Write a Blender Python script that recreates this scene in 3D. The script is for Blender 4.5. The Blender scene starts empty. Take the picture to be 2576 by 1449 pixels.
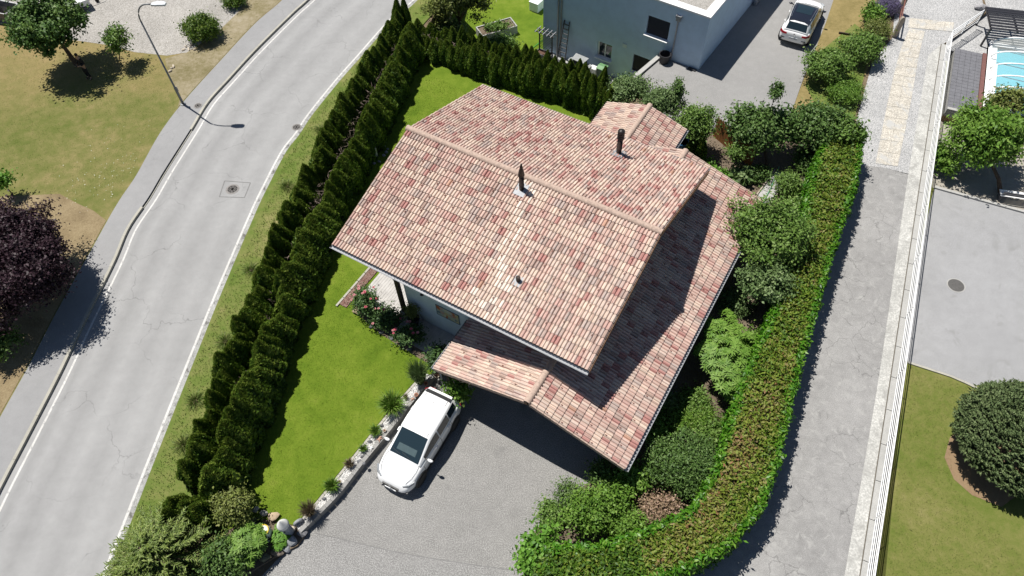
import bpy, bmesh, math, random
import numpy as np
from mathutils import Vector, Matrix
PI = math.pi
S = bpy.context.scene
COL = S.collection
# ---------------------------------------------------------------- camera, light, exposure
CAM_H, TILT, ROLL = 28.0, math.radians(35.135), math.radians(-2.436)
ct, st, cr, sr = math.cos(TILT), math.sin(TILT), math.cos(ROLL), math.sin(ROLL)
_r0, _u0, FWD = np.array([1, 0, 0.]), np.array([0, ct, st]), np.array([0, st, -ct])
RIGHT, UP = _r0*cr + _u0*sr, _u0*cr - _r0*sr
cam = bpy.data.cameras.new('camera'); camo = bpy.data.objects.new('camera', cam); COL.objects.link(camo)
M = Matrix([list(RIGHT)+[0], list(UP)+[0], list(-FWD)+[0], [0, 0, 0, 1]])
for i in range(3):
    M[i][0], M[i][1], M[i][2] = RIGHT[i], UP[i], -FWD[i]
M[2][3] = CAM_H
camo.matrix_world = M
cam.sensor_width = 36; cam.lens = 36*1787/2576; cam.clip_end = 2000
S.camera = camo
SUN_EL, SUN_AZ = math.radians(66.5), math.radians(-41)      # direction the light travels to, on the ground
w = bpy.data.worlds.new('World'); S.world = w; w.use_nodes = True
nt = w.node_tree; bg = nt.nodes['Background']
sky = nt.nodes.new('ShaderNodeTexSky'); sky.sky_type = 'NISHITA'; sky.sun_disc = False
sky.sun_elevation = SUN_EL; sky.sun_rotation = math.radians(90) - (SUN_AZ + PI); sky.altitude = 500
sky.air_density = 1.0; sky.dust_density = 0.5
nt.links.new(sky.outputs[0], bg.inputs[0]); bg.inputs[1].default_value = 0.05
sl = bpy.data.lights.new('sun', 'SUN'); sl.energy = 5.0; sl.angle = math.radians(0.53); sl.color = (1, 0.965, 0.9)
so = bpy.data.objects.new('sun', sl); COL.objects.link(so)
ld = Vector((math.cos(SUN_AZ)*math.cos(SUN_EL), math.sin(SUN_AZ)*math.cos(SUN_EL), -math.sin(SUN_EL)))
so.rotation_euler = ld.to_track_quat('-Z', 'Y').to_euler(); so.location = (-30, 40, 60)
S.view_settings.view_transform = 'Standard'; S.view_settings.look = 'None'
S.view_settings.exposure = 0.35; S.view_settings.gamma = 1
S.render.engine = 'CYCLES'
try:
    S.cycles.max_bounces = 5; S.cycles.transparent_max_bounces = 12
except Exception: pass

def G(px, py, z=0.0):
    """Survey point: where a sight line meets the level z (metres)."""
    d = (px-1288)/1787*RIGHT - (py-724.5)/1787*UP + FWD
    k = (z-CAM_H)/d[2]
    return np.array([d[0]*k, d[1]*k, z])
def GP(pts, z=0.0): return [G(x, y, z) for x, y in pts]
rnd = random.Random(7); RNG = np.random.default_rng(11)
# ---------------------------------------------------------------- materials
def new_mat(name):
    m = bpy.data.materials.new(name); m.use_nodes = True
    n = m.node_tree; b = n.nodes['Principled BSDF']; return m, n, b
def N(n, t, **kw):
    x = n.nodes.new(t)
    for k, v in kw.items(): setattr(x, k, v)
    return x
def noise(n, scale, detail=4, rough=.6, vec=None, dist=0):
    x = N(n, 'ShaderNodeTexNoise'); x.inputs['Scale'].default_value = scale; x.inputs['Detail'].default_value = detail
    x.inputs['Roughness'].default_value = rough; x.inputs['Distortion'].default_value = dist
    if vec is not None: n.links.new(vec, x.inputs['Vector'])
    return x.outputs['Fac']
def ramp(n, fac, stops):
    r = N(n, 'ShaderNodeValToRGB'); n.links.new(fac, r.inputs[0]); e = r.color_ramp.elements
    while len(e) < len(stops): e.new(0.5)
    for i, (p, c) in enumerate(stops):
        e[i].position = p; e[i].color = (c[0], c[1], c[2], 1) if hasattr(c, '__len__') else (c, c, c, 1)
    return r.outputs[0]
def mix(n, fac, a, b, blend='MIX'):
    x = N(n, 'ShaderNodeMix'); x.data_type = 'RGBA'; x.blend_type = blend
    for s, v in ((0, fac), (6, a), (7, b)):
        if hasattr(v, 'is_output') or isinstance(v, bpy.types.NodeSocket): n.links.new(v, x.inputs[s])
        elif s == 0: x.inputs[0].default_value = v
        else: x.inputs[s].default_value = (*v, 1)
    return x.outputs[2]
def pos(n): return N(n, 'ShaderNodeNewGeometry').outputs['Position']
def bump(n, b, h, strength=.3, dist=.02):
    x = N(n, 'ShaderNodeBump'); x.inputs['Strength'].default_value = strength; x.inputs['Distance'].default_value = dist
    n.links.new(h, x.inputs['Height']); n.links.new(x.outputs[0], b.inputs['Normal'])
MATS = {}
def plain(name, col, rough=.6, metal=0, var=.12, scale=6, spec=.5, coat=0):
    """One paint or metal with faint wear."""
    if name in MATS: return MATS[name]
    m, n, b = new_mat(name)
    f = noise(n, scale, 5, .65, pos(n))
    c2 = tuple(min(1, c*(1-var*2)) for c in col)
    n.links.new(ramp(n, f, [(.3, c2), (.6, col)]), b.inputs['Base Color'])
    b.inputs['Roughness'].default_value = rough; b.inputs['Metallic'].default_value = metal
    b.inputs['Specular IOR Level'].default_value = spec; b.inputs['Coat Weight'].default_value = coat
    b.inputs['Coat Roughness'].default_value = .08
    MATS[name] = m; return m
def asphalt(name, base, spread=.18, speck=.25, cracks=0, lanes=False, patch=None, crack_scale=.35, fine=90):
    m, n, b = new_mat(name); p = pos(n)
    big = noise(n, .25, 4, .6, p); med = noise(n, 2.2, 5, .7, p); fin = noise(n, fine, 2, .6, p)
    lo = tuple(c*(1-spread) for c in base); hi = tuple(c*(1+spread) for c in base)
    c = ramp(n, mixf(n, big, med, .5), [(.35, lo), (.65, hi)])
    c = mix(n, speck, c, ramp(n, fin, [(.38, (.25,)*3), (.5, (.5,)*3), (.66, (.95,)*3)]), 'OVERLAY')
    if lanes:
        a = N(n, 'ShaderNodeAttribute', attribute_name='lat').outputs['Fac']
        c = mix(n, .55, c, ramp(n, a, [(0, .62), (.06, .58), (.12, .42), (.2, .55), (.32, .4), (.47, .56), (.62, .42), (.78, .55), (.9, .46), (1, .6)]), 'OVERLAY')
    if patch:
        pm = noise(n, patch[0], 6, .7, p, .6)
        c = mix(n, ramp(n, pm, [(patch[1], 0), (patch[1]+.12, 1)]), c, patch[2])
    if cracks:
        wv = N(n, 'ShaderNodeVectorMath', operation='ADD')
        nn = N(n, 'ShaderNodeTexNoise'); nn.inputs['Scale'].default_value = 1.3; nn.inputs['Detail'].default_value = 5; n.links.new(p, nn.inputs['Vector'])
        n.links.new(p, wv.inputs[0]); n.links.new(nn.outputs['Color'], wv.inputs[1])
        v = N(n, 'ShaderNodeTexVoronoi', feature='DISTANCE_TO_EDGE'); v.inputs['Scale'].default_value = crack_scale
        n.links.new(wv.outputs[0], v.inputs['Vector'])
        line = ramp(n, v.outputs['Distance'], [(.0, 1), (.003*crack_scale/.35, .5), (.007*crack_scale/.35, 0)])
        msk = ramp(n, noise(n, .35, 2, .5, p), [(.45, 0), (.56, cracks)])
        mm = N(n, 'ShaderNodeMath', operation='MULTIPLY'); n.links.new(line, mm.inputs[0]); n.links.new(msk, mm.inputs[1])
        c = mix(n, mm.outputs[0], c, tuple(x*.3 for x in base))
    n.links.new(c, b.inputs['Base Color']); b.inputs['Roughness'].default_value = .9
    b.inputs['Specular IOR Level'].default_value = .2
    bump(n, b, fin, .5, .01)
    return m
def mixf(n, a, b, f):
    x = N(n, 'ShaderNodeMix'); x.data_type = 'FLOAT'; x.inputs[0].default_value = f
    n.links.new(a, x.inputs[2]); n.links.new(b, x.inputs[3]); return x.outputs[0]
def soil(name, cols, s1=.5, s2=5, s3=60, bumpd=.03, dots=None):
    """Ground cover: three sizes of variation through a ramp of real soil and blade colours."""
    m, n, b = new_mat(name); p = pos(n)
    f = mixf(n, mixf(n, noise(n, s1, 4, .6, p), noise(n, s2, 5, .7, p), .45), noise(n, s3, 3, .7, p), .35)
    k = len(cols); c = ramp(n, f, [(.34+.32*i/(k-1), cc) for i, cc in enumerate(cols)])
    if dots:
        v = N(n, 'ShaderNodeTexVoronoi'); v.inputs['Scale'].default_value = dots[0]; n.links.new(p, v.inputs['Vector'])
        c = mix(n, ramp(n, v.outputs['Color'], [(dots[1], 0), (dots[1]+.05, 1)]), c, dots[2])
    n.links.new(c, b.inputs['Base Color']); b.inputs['Roughness'].default_value = .95
    b.inputs['Specular IOR Level'].default_value = .15
    bump(n, b, noise(n, s3, 3, .7, p), .9, bumpd); return m
def gravel(name, cols, scale=14):
    m, n, b = new_mat(name); p = pos(n)
    v = N(n, 'ShaderNodeTexVoronoi'); v.inputs['Scale'].default_value = scale; n.links.new(p, v.inputs['Vector'])
    sep = N(n, 'ShaderNodeSeparateColor'); n.links.new(v.outputs['Color'], sep.inputs[0])
    k = len(cols); c = ramp(n, sep.outputs[0], [(i/(k-1)*.9+.05, cc) for i, cc in enumerate(cols)])
    big = noise(n, .4, 4, .6, p)
    c = mix(n, .5, c, ramp(n, big, [(.3, (.38,)*3), (.7, (.6,)*3)]), 'OVERLAY')
    n.links.new(c, b.inputs['Base Color']); b.inputs['Roughness'].default_value = .95; b.inputs['Specular IOR Level'].default_value = .2
    bump(n, b, v.outputs['Distance'], .9, -.04); return m
def leafmat(name, cols, trans=.25, rough=.55):
    """Leaf colours picked per leaf by the attribute v."""
    if name in MATS: return MATS[name]
    m, n, b = new_mat(name)
    a = N(n, 'ShaderNodeAttribute', attribute_name='v').outputs['Fac']; k = len(cols)
    c = ramp(n, a, [(i/(k-1), cc) for i, cc in enumerate(cols)])
    n.links.new(c, b.inputs['Base Color']); b.inputs['Roughness'].default_value = rough; b.inputs['Specular IOR Level'].default_value = .3
    t = N(n, 'ShaderNodeBsdfTranslucent'); n.links.new(c, t.inputs[0])
    mx = N(n, 'ShaderNodeMixShader'); mx.inputs[0].default_value = trans
    n.links.new(b.outputs[0], mx.inputs[1]); n.links.new(t.outputs[0], mx.inputs[2])
    n.links.new(mx.outputs[0], n.nodes['Material Output'].inputs[0]); MATS[name] = m; return m
def glassmat(name, col, rough=.03, alpha=1, trans=0):
    if name in MATS: return MATS[name]
    m, n, b = new_mat(name); b.inputs['Base Color'].default_value = (*col, 1); b.inputs['Roughness'].default_value = rough
    b.inputs['Specular IOR Level'].default_value = .8; b.inputs['Transmission Weight'].default_value = trans; b.inputs['Alpha'].default_value = alpha
    MATS[name] = m; return m
# ---------------------------------------------------------------- mesh helpers
class MB:
    def __init__(s): s.v = []; s.f = []
    def add(s, vs, fs):
        o = len(s.v); s.v += [tuple(map(float, q)) for q in vs]; s.f += [tuple(i+o for i in f) for f in fs]; return s
    def box(s, c, d, rz=0, M=None):
        x, y, z = d[0]/2, d[1]/2, d[2]/2
        vs = [Vector((a*x, b*y, e*z)) for e in (-1, 1) for a, b in ((-1, -1), (1, -1), (1, 1), (-1, 1))]
        R = M if M is not None else Matrix.Rotation(rz, 3, 'Z')
        vs = [R @ q + Vector(c) for q in vs]
        return s.add(vs, [(3, 2, 1, 0), (4, 5, 6, 7), (0, 1, 5, 4), (1, 2, 6, 5), (2, 3, 7, 6), (3, 0, 4, 7)])
    def beam(s, a, b, wd, ht, up=(0, 0, 1)):
        a, b = Vector(a), Vector(b); d = (b-a); L = d.length; d.normalize()
        sd = d.cross(Vector(up)); sd = sd.normalized() if sd.length > 1e-6 else Vector((1, 0, 0)); u2 = sd.cross(d)
        R = Matrix((d, sd, u2)).transposed()
        return s.box((a+b)/2, (L, wd, ht), M=R)
    def tube(s, pts, r, seg=8, caps=True):
        pts = [Vector(p) for p in pts]; n = len(pts); rr = r if hasattr(r, '__len__') else [r]*n; vs = []
        ref = Vector((0, 0, 1))
        for i, p in enumerate(pts):
            d = (pts[min(i+1, n-1)]-pts[max(i-1, 0)]).normalized()
            rf = ref if abs(d.dot(ref)) < .95 else Vector((1, 0, 0))
            a = d.cross(rf).normalized(); b2 = d.cross(a)
            vs += [p+(a*math.cos(2*PI*k/seg)+b2*math.sin(2*PI*k/seg))*rr[i] for k in range(seg)]
        fs = [(i*seg+k, i*seg+(k+1) % seg, (i+1)*seg+(k+1) % seg, (i+1)*seg+k) for i in range(n-1) for k in range(seg)]
        if caps: fs += [tuple(range(seg))[::-1], tuple((n-1)*seg+k for k in range(seg))]
        return s.add(vs, fs)
    def lathe(s, prof, seg=20, c=(0, 0, 0), axis=None):
        R = Vector((0, 0, 1)).rotation_difference(Vector(axis)).to_matrix() if axis is not None else Matrix.Identity(3)
        vs = [R @ Vector((r*math.cos(2*PI*k/seg), r*math.sin(2*PI*k/seg), z))+Vector(c) for r, z in prof for k in range(seg)]
        fs = [(i*seg+k, i*seg+(k+1) % seg, (i+1)*seg+(k+1) % seg, (i+1)*seg+k) for i in range(len(prof)-1) for k in range(seg)]
        if prof[0][0] > 1e-4: fs.append(tuple(range(seg))[::-1])
        if prof[-1][0] > 1e-4: fs.append(tuple((len(prof)-1)*seg+k for k in range(seg)))
        return s.add(vs, fs)
    def prism(s, poly, z0, z1):
        n = len(poly)
        if sum(poly[i][0]*poly[(i+1) % n][1]-poly[(i+1) % n][0]*poly[i][1] for i in range(n)) < 0: poly = poly[::-1]
        vs = [(p[0], p[1], z0) for p in poly]+[(p[0], p[1], z1) for p in poly]
        return s.add(vs, [tuple(range(n))[::-1], tuple(range(n, 2*n))]+[(i, (i+1) % n, n+(i+1) % n, n+i) for i in range(n)])
    def grid(s, rows):
        m = len(rows[0]); vs = [p for r in rows for p in r]
        return s.add(vs, [(i*m+j, i*m+j+1, (i+1)*m+j+1, (i+1)*m+j) for i in range(len(rows)-1) for j in range(m-1)])
    def slab(s, rows, th):
        """closed sheet of thickness th (vector offset) under a grid of points"""
        m = len(rows[0]); n = len(rows); o = Vector(th); vs = [Vector(p) for r in rows for p in r]; k = len(vs)
        fs = [(i*m+j, i*m+j+1, (i+1)*m+j+1, (i+1)*m+j) for i in range(n-1) for j in range(m-1)]
        fb = [tuple(q+k for q in f[::-1]) for f in fs]
        ring = [j for j in range(m)]+[i*m+m-1 for i in range(1, n)]+[(n-1)*m+j for j in range(m-2, -1, -1)]+[i*m for i in range(n-2, 0, -1)]
        fr = [(ring[(i+1) % len(ring)], ring[i], ring[i]+k, ring[(i+1) % len(ring)]+k) for i in range(len(ring))]
        return s.add(vs+[q+o for q in vs], fs+fb+fr)
    def rock(s, c, r, seed=0, sub=1):
        bm = bmesh.new(); bmesh.ops.create_icosphere(bm, subdivisions=sub+1, radius=1); g = random.Random(seed)
        ph = [(Vector((g.uniform(-1, 1), g.uniform(-1, 1), g.uniform(-1, 1))).normalized(), g.uniform(.5, .95)) for _ in range(9)]
        vs = []
        for q in bm.verts:
            p = q.co.copy()
            for d, k in ph:
                e = p.dot(d)-k
                if e > 0: p -= d*e*.85
            vs.append((c[0]+p.x*r[0], c[1]+p.y*r[1], c[2]+p.z*r[2]))
        fs = [tuple(v.index for v in f.verts) for f in bm.faces]; bm.free()
        return s.add(vs, fs)
    def mesh(s, name, mat, smooth=False):
        me = bpy.data.meshes.new(name); me.from_pydata(s.v, [], s.f); me.validate(); 
        bm = bmesh.new(); bm.from_mesh(me); bmesh.ops.recalc_face_normals(bm, faces=bm.faces); bm.to_mesh(me); bm.free()
        if mat: me.materials.append(mat)
        if smooth: me.polygons.foreach_set('use_smooth', [True]*len(me.polygons))
        return me
    def build(s, name, mat, parent=None, smooth=False, bevel=0):
        o = bpy.data.objects.new(name, s.mesh(name, mat, smooth)); COL.objects.link(o); o.parent = parent
        if bevel:
            b = o.modifiers.new('bevel', 'BEVEL'); b.width = bevel; b.segments = 2; b.limit_method = 'ANGLE'
        return o
def tag(o, label=None, cat=None, group=None, kind=None):
    for k, v in (('label', label), ('category', cat), ('group', group), ('kind', kind)):
        if v: o[k] = v
    return o
def thing(name, label, cat, loc=(0, 0, 0), rz=0, group=None):
    o = bpy.data.objects.new(name, None); COL.objects.link(o); o.location = tuple(map(float, loc)); o.rotation_euler = (0, 0, rz)
    o.empty_display_size = .2
    return tag(o, label, cat, group)
def copy_tree(o, loc=None, rz=None, label=None, parent=None):
    c = o.copy(); COL.objects.link(c); c.parent = parent
    if loc is not None: c.location = tuple(map(float, loc))
    if rz is not None: c.rotation_euler = (0, 0, rz)
    if label: c['label'] = label
    for ch in o.children: copy_tree(ch, parent=c)
    return c
def fast_mesh(name, V, nper, mat, fattr=None, smooth=False):
    """V: (k*nper, 3) corners of k separate faces"""
    V = np.ascontiguousarray(V, np.float32); nv = len(V); k = nv//nper
    me = bpy.data.meshes.new(name); me.vertices.add(nv); me.vertices.foreach_set('co', V.ravel())
    me.loops.add(nv); me.loops.foreach_set('vertex_index', np.arange(nv, dtype=np.int32))
    me.polygons.add(k); me.polygons.foreach_set('loop_start', np.arange(0, nv, nper, dtype=np.int32))
    try: me.polygons.foreach_set('loop_total', np.full(k, nper, np.int32))
    except Exception: pass
    if fattr is not None:
        a = me.attributes.new('v', 'FLOAT', 'FACE'); a.data.foreach_set('value', np.ascontiguousarray(fattr, np.float32))
    me.update(calc_edges=True)
    if mat: me.materials.append(mat)
    return me
def unit(a): return a/np.maximum(np.linalg.norm(a, axis=-1, keepdims=True), 1e-9)
def leaves(P, Nn, size, asp=.5, tilt=.5, axis=None, rng=RNG, fold=.15, sv=.35):
    """Corners of pointed leaves (4 each) at P, facing about Nn; axis = preferred long direction."""
    n = len(P); nr = unit(Nn+rng.normal(0, tilt, (n, 3)))
    ax = rng.normal(0, 1, (n, 3)) if axis is None else axis+rng.normal(0, .35, (n, 3))
    ax = unit(ax-(ax*nr).sum(1, keepdims=True)*nr); sd = np.cross(nr, ax)
    L = size*(1+rng.uniform(-sv, sv, (n, 1))); W = L*asp
    b = P-ax*L*.5; t = P+ax*L*.5; f = nr*L*fold
    return np.stack([b, P-sd*W*.5+f-ax*L*.05, t, P+sd*W*.5+f-ax*L*.05], 1).reshape(-1, 3)
def obj_from(name, me, parent=None, loc=None):
    o = bpy.data.objects.new(name, me); COL.objects.link(o); o.parent = parent
    if loc is not None: o.location = tuple(map(float, loc))
    return o
# ---------------------------------------------------------------- curves on the ground
def crom(pts, step=.5):
    """Catmull-Rom through world points, evenly resampled."""
    P = np.array(pts, float); Q = np.vstack([2*P[0]-P[1], P, 2*P[-1]-P[-2]]); out = []
    for i in range(1, len(Q)-2):
        for t in np.linspace(0, 1, 16, endpoint=False):
            a, b, c, d = Q[i-1], Q[i], Q[i+1], Q[i+2]
            out.append(.5*((2*b)+(-a+c)*t+(2*a-5*b+4*c-d)*t*t+(-a+3*b-3*c+d)*t**3))
    out.append(P[-1]); out = np.array(out)
    s = np.concatenate([[0], np.cumsum(np.linalg.norm(np.diff(out, axis=0), axis=1))])
    n = max(2, int(s[-1]/step)+1); q = np.linspace(0, s[-1], n)
    return np.stack([np.interp(q, s, out[:, k]) for k in range(3)], 1)
def offset(C, d):
    T = np.gradient(C, axis=0); T[:, 2] = 0; T = unit(T); Nn = np.stack([-T[:, 1], T[:, 0], T[:, 2]*0], 1)
    return C+Nn*d
def resample(C, n):
    s = np.concatenate([[0], np.cumsum(np.linalg.norm(np.diff(C, axis=0), axis=1))]); q = np.linspace(0, s[-1], n)
    return np.stack([np.interp(q, s, C[:, k]) for k in range(3)], 1)
def strip(name, A, B_, z, mat, nlat=1, kind='structure', parent=None, z2=None):
    """sheet between two curves; attribute lat runs 0..1 across"""
    n = max(len(A), len(B_)); A = resample(A, n); B_ = resample(B_, n); z2 = z if z2 is None else z2
    rows = [A*(1-k/nlat)+B_*(k/nlat) for k in range(nlat+1)]
    mb = MB(); mb.grid([[(p[0], p[1], z+(z2-z)*k/nlat) for p in r] for k, r in enumerate(rows)])
    me = bpy.data.meshes.new(name); me.from_pydata(mb.v, [], mb.f); me.materials.append(mat)
    a = me.attributes.new('lat', 'FLOAT', 'POINT'); a.data.foreach_set('value', np.repeat(np.arange(nlat+1)/nlat, n).astype(np.float32))
    up = sum(p.normal.z for p in me.polygons)
    if up < 0: me.flip_normals()
    o = obj_from(name, me, parent)
    if kind: o['kind'] = kind
    return o
def sheet(name, pts, z, mat, skirt=0, kind='structure'):
    mb = MB(); P = [(p[0], p[1]) for p in pts]
    if sum(P[i][0]*P[(i+1) % len(P)][1]-P[(i+1) % len(P)][0]*P[i][1] for i in range(len(P))) < 0: P = P[::-1]
    n = len(P); vs = [(x, y, z) for x, y in P]; fs = [tuple(range(n))]
    if skirt:
        vs += [(x, y, z-skirt) for x, y in P]; fs += [(i+n, (i+1) % n+n, (i+1) % n, i) for i in range(n)]
    me = bpy.data.meshes.new(name); me.from_pydata(vs, [], fs); me.materials.append(mat)
    bm = bmesh.new(); bm.from_mesh(me); bmesh.ops.triangulate(bm, faces=[f for f in bm.faces if len(f.verts) > 4]); bm.to_mesh(me); bm.free()
    o = obj_from(name, me)
    if kind: o['kind'] = kind
    return o
# ================================================================ THE SETTING
KERB = crom(GP([(860,-85),(776,0),(735,37),(644,127),(574,203),(523,260),(486,321),(455,370),(412,438),(375,501),(324,576),(287,662),(209,819),(152,940),(75,1090),(0,1234),(-80,1400),(-170,1580)]), .4)
REDGE = crom(GP([(1110,-70),(1036,7),(982,51),(901,142),(847,203),(779,287),(745,338),(711,382),(657,486),(631,542),(554,721),(469,930),(378,1158),(325,1294),(264,1449),(205,1600)]), .4)
WALK = crom(GP([(790,-85),(715,0),(644,62),(554,159),(466,257),(405,338),(345,445),(311,495),(284,539),(243,613),(150,780),(75,925),(0,1060),(-90,1230),(-190,1420)]), .4)
m_earth = soil('earth', [(.10,.075,.045),(.17,.13,.085),(.24,.19,.13)], .4, 4, 40)
m_road = asphalt('road asphalt', (.285,.283,.282), .09, .22, cracks=.5, lanes=True)
m_walk = asphalt('pavement asphalt', (.265,.263,.265), .08, .2, cracks=.25)
m_park = soil('park lawn', [(.075,.112,.018),(.115,.135,.032),(.17,.165,.055),(.27,.215,.1),(.38,.28,.15)], .13, 1.4, 45)
def dry_gradient(m, dry, y0, y1):
    n = m.node_tree; b = n.nodes['Principled BSDF']; src = b.inputs['Base Color'].links[0].from_socket; p = pos(n)
    sp = N(n, 'ShaderNodeSeparateXYZ'); n.links.new(p, sp.inputs[0]); nz = noise(n, .22, 5, .65, p)
    ad = N(n, 'ShaderNodeMath', operation='MULTIPLY_ADD'); n.links.new(nz, ad.inputs[0]); ad.inputs[1].default_value = 14; n.links.new(sp.outputs[1], ad.inputs[2])
    mr = N(n, 'ShaderNodeMapRange'); n.links.new(ad.outputs[0], mr.inputs[0]); mr.inputs[1].default_value = y0+7; mr.inputs[2].default_value = y1+7
    mr.inputs[4].default_value = .8
    n.links.new(mix(n, mr.outputs[0], src, ramp(n, noise(n, 12, 4, .7, p), [(.3, tuple(c*.75 for c in dry)), (.7, dry)])), b.inputs['Base Color'])
dry_gradient(m_park, (.33,.24,.115), 34, 42)
m_mulch = soil('bark mulch', [(.12,.085,.045),(.26,.2,.115),(.38,.31,.19)], .6, 12, 60)
m_pgrav = gravel('pale gravel', [(.28,.265,.24),(.36,.34,.315),(.43,.41,.385)], 18)
m_wgrav = gravel('white gravel', [(.30,.30,.30),(.40,.40,.40),(.50,.49,.485)], 20)
m_verge = soil('verge grass', [(.065,.12,.018),(.11,.16,.03),(.18,.19,.06),(.34,.28,.14)], .35, 2.5, 50)
m_lawn = soil('lawn', [(.052,.1,.007),(.095,.155,.011),(.145,.205,.02),(.215,.225,.05)], .28, 1.8, 45)
m_lawn2 = soil('rough lawn', [(.075,.12,.014),(.12,.15,.03),(.18,.18,.055),(.26,.23,.1)], .3, 3, 45)
m_drive = asphalt('driveway asphalt', (.225,.22,.212), .12, .55, patch=(.6,.58,(.175,.172,.168)), fine=26)
m_drive2 = asphalt('neighbour drive asphalt', (.25,.245,.24), .10, .4, fine=38)
m_lane = asphalt('lane asphalt', (.25,.245,.24), .2, .45, cracks=.6, patch=(2.6,.54,(.32,.315,.305)), crack_scale=.9, fine=45)
m_lot = asphalt('parking asphalt', (.275,.275,.28), .1, .45, patch=(.8,.56,(.235,.235,.235)), fine=40)
m_concrete = asphalt('concrete', (.36,.355,.34), .12, .3, fine=60)
m_dark_soil = soil('garden soil', [(.09,.07,.05),(.16,.125,.09),(.22,.18,.135)], .8, 6, 50)
m_sand = soil('pale sand', [(.24,.22,.185),(.34,.315,.27),(.42,.39,.34)], .8, 6, 50)
def quad_px(pts, z): return GP(pts, z)
# plateau with the low garden beside the blue house cut out, and the lower plot beyond the railing
RAILB = [G(2130,1680), G(2168,1449), G(2248,940), G(2320,450), G(2374,112)]
low_garden = [G(1062,150), G(1120,60), G(1170,-60), np.array([-3,90,0]), np.array([1.5,90,0]), np.array([3,42,0]), G(1580,215), G(1520,230), G(1300,195), G(1080,140)]
base = [np.array([-160,-60,0]), np.array([14.5,-60,0]), np.array([10.6,1,0])]+[RAILB[k] for k in (1,2,3,4)]+[np.array([31.5,40,0]), np.array([34,50,0]), np.array([150,60,0]), np.array([150,200,0]), np.array([1.5,200,0])]
base += [np.array([1.5,90,0]), np.array([9,60,0]), np.array([9.9,36.9,0]), G(1588,206), G(1520,230), G(1300,195), G(1080,140), G(1062,150), G(1075,70), G(1110,0), np.array([-3,50,0]), np.array([-3,90,0]), np.array([-3,200,0]), np.array([-160,200,0])]
g = MB(); g.grid([[(-900,-900,-3.05),(900,-900,-3.05)],[(-900,900,-3.05),(900,900,-3.05)]])
tag(g.build('ground', m_earth), kind='structure')
sheet('terrain', base, -.03, m_earth, 3.2)
sheet('garden_lawn', [np.array([-9,34,0]), np.array([-9,95,0]), np.array([20,95,0]), np.array([20,25,0]), np.array([3,25,0])], -2.93, m_lawn)
sheet('lower_lawn', [np.array([8.5,-6,0]), np.array([90,-6,0]), np.array([90,44,0]), np.array([29,44,0]), np.array([27,36,0])], -1.02, m_lawn2, 2.2)
# left road
strip('road', KERB, REDGE, 0.0, m_road, 10)
strip('pavement', WALK, offset(KERB, -.02)if False else KERB, .12, m_walk, 2)
park = [p for p in WALK]+[np.array([-60,-20,0]), np.array([-160,-20,0]), np.array([-160,140,0]), np.array([-10,140,0])]
sheet('park_lawn', park, .116, m_park, .2)
pl = lambda pts, z: GP(pts, z)
grav_pts = pl([(-400,60),(-60,60),(30,62),(110,80),(184,101),(270,113),(338,131),(420,140),(470,132),(540,88),(600,30),(650,-40),(720,-150),(400,-300),(-400,-300)], .12)
sheet('gravel_lot', grav_pts, .124, m_pgrav)
k0 = [i for i in range(len(WALK)) if 33.5 < WALK[i][1] < 62]
drypts = pl([(660,-75),(600,30),(540,88),(470,132),(415,148),(425,190),(455,240)], .12)+[WALK[i]-np.array([.05,0,0]) for i in k0[::-1]]
sheet('dry_verge', drypts, .128, soil('dry verge', [(.12,.11,.04),(.2,.17,.09),(.3,.255,.17),(.36,.32,.25)], .5, 4, 50))
k1 = [i for i in range(len(WALK)) if 6 < WALK[i][1] < 25.2]
mul = pl([(100,490),(150,488),(195,512),(235,530)], .12)+[WALK[i]-np.array([.06,0,0]) for i in k1]+[np.array([-40,6,0]), np.array([-40,27,0])]
sheet('bark_bed', mul, .1285, m_mulch)
# kerb stones, one by one
kerb = tag(MB().box((0,0,-.5),(.01,.01,.01)).build('kerb', m_concrete), kind='structure')
bpy.data.objects.remove(kerb); kerb = thing('kerb', None, None); tag(kerb, kind='structure')
m_kerb = asphalt('kerb stone', (.36,.345,.30), .12, .3)
def near(C, p): return int(np.argmin(np.linalg.norm(C[:, :2]-np.array(p)[:2], axis=1)))
KL = np.linalg.norm(np.diff(KERB, axis=0), axis=1).sum(); CK = resample(KERB, int(KL/.2))
i_lo0, i_lo1 = near(CK, G(466,350)), near(CK, G(380,493))
i = 0
while i+10 < len(CK):
    a, b = CK[i], CK[i+10]; low = i_lo0 < i+5 < i_lo1; top = .035 if low else .13
    seg = CK[i:i+11]; L_ = offset(seg, 0.07); R_ = offset(seg, -.07); mb = MB()
    d = unit((seg[-1]-seg[0])[None])[0]*.008
    poly = [(p[0], p[1]) for p in L_[::2]]+[(p[0], p[1]) for p in R_[::-2]]
    poly[0] = (L_[0][0]+d[0], L_[0][1]+d[1]); poly[-1] = (R_[0][0]+d[0], R_[0][1]+d[1])
    mb.prism(poly, -.05, top+rnd.uniform(-.004,.004)); mb.build('kerb_stone', m_kerb, kerb); i += 10
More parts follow.
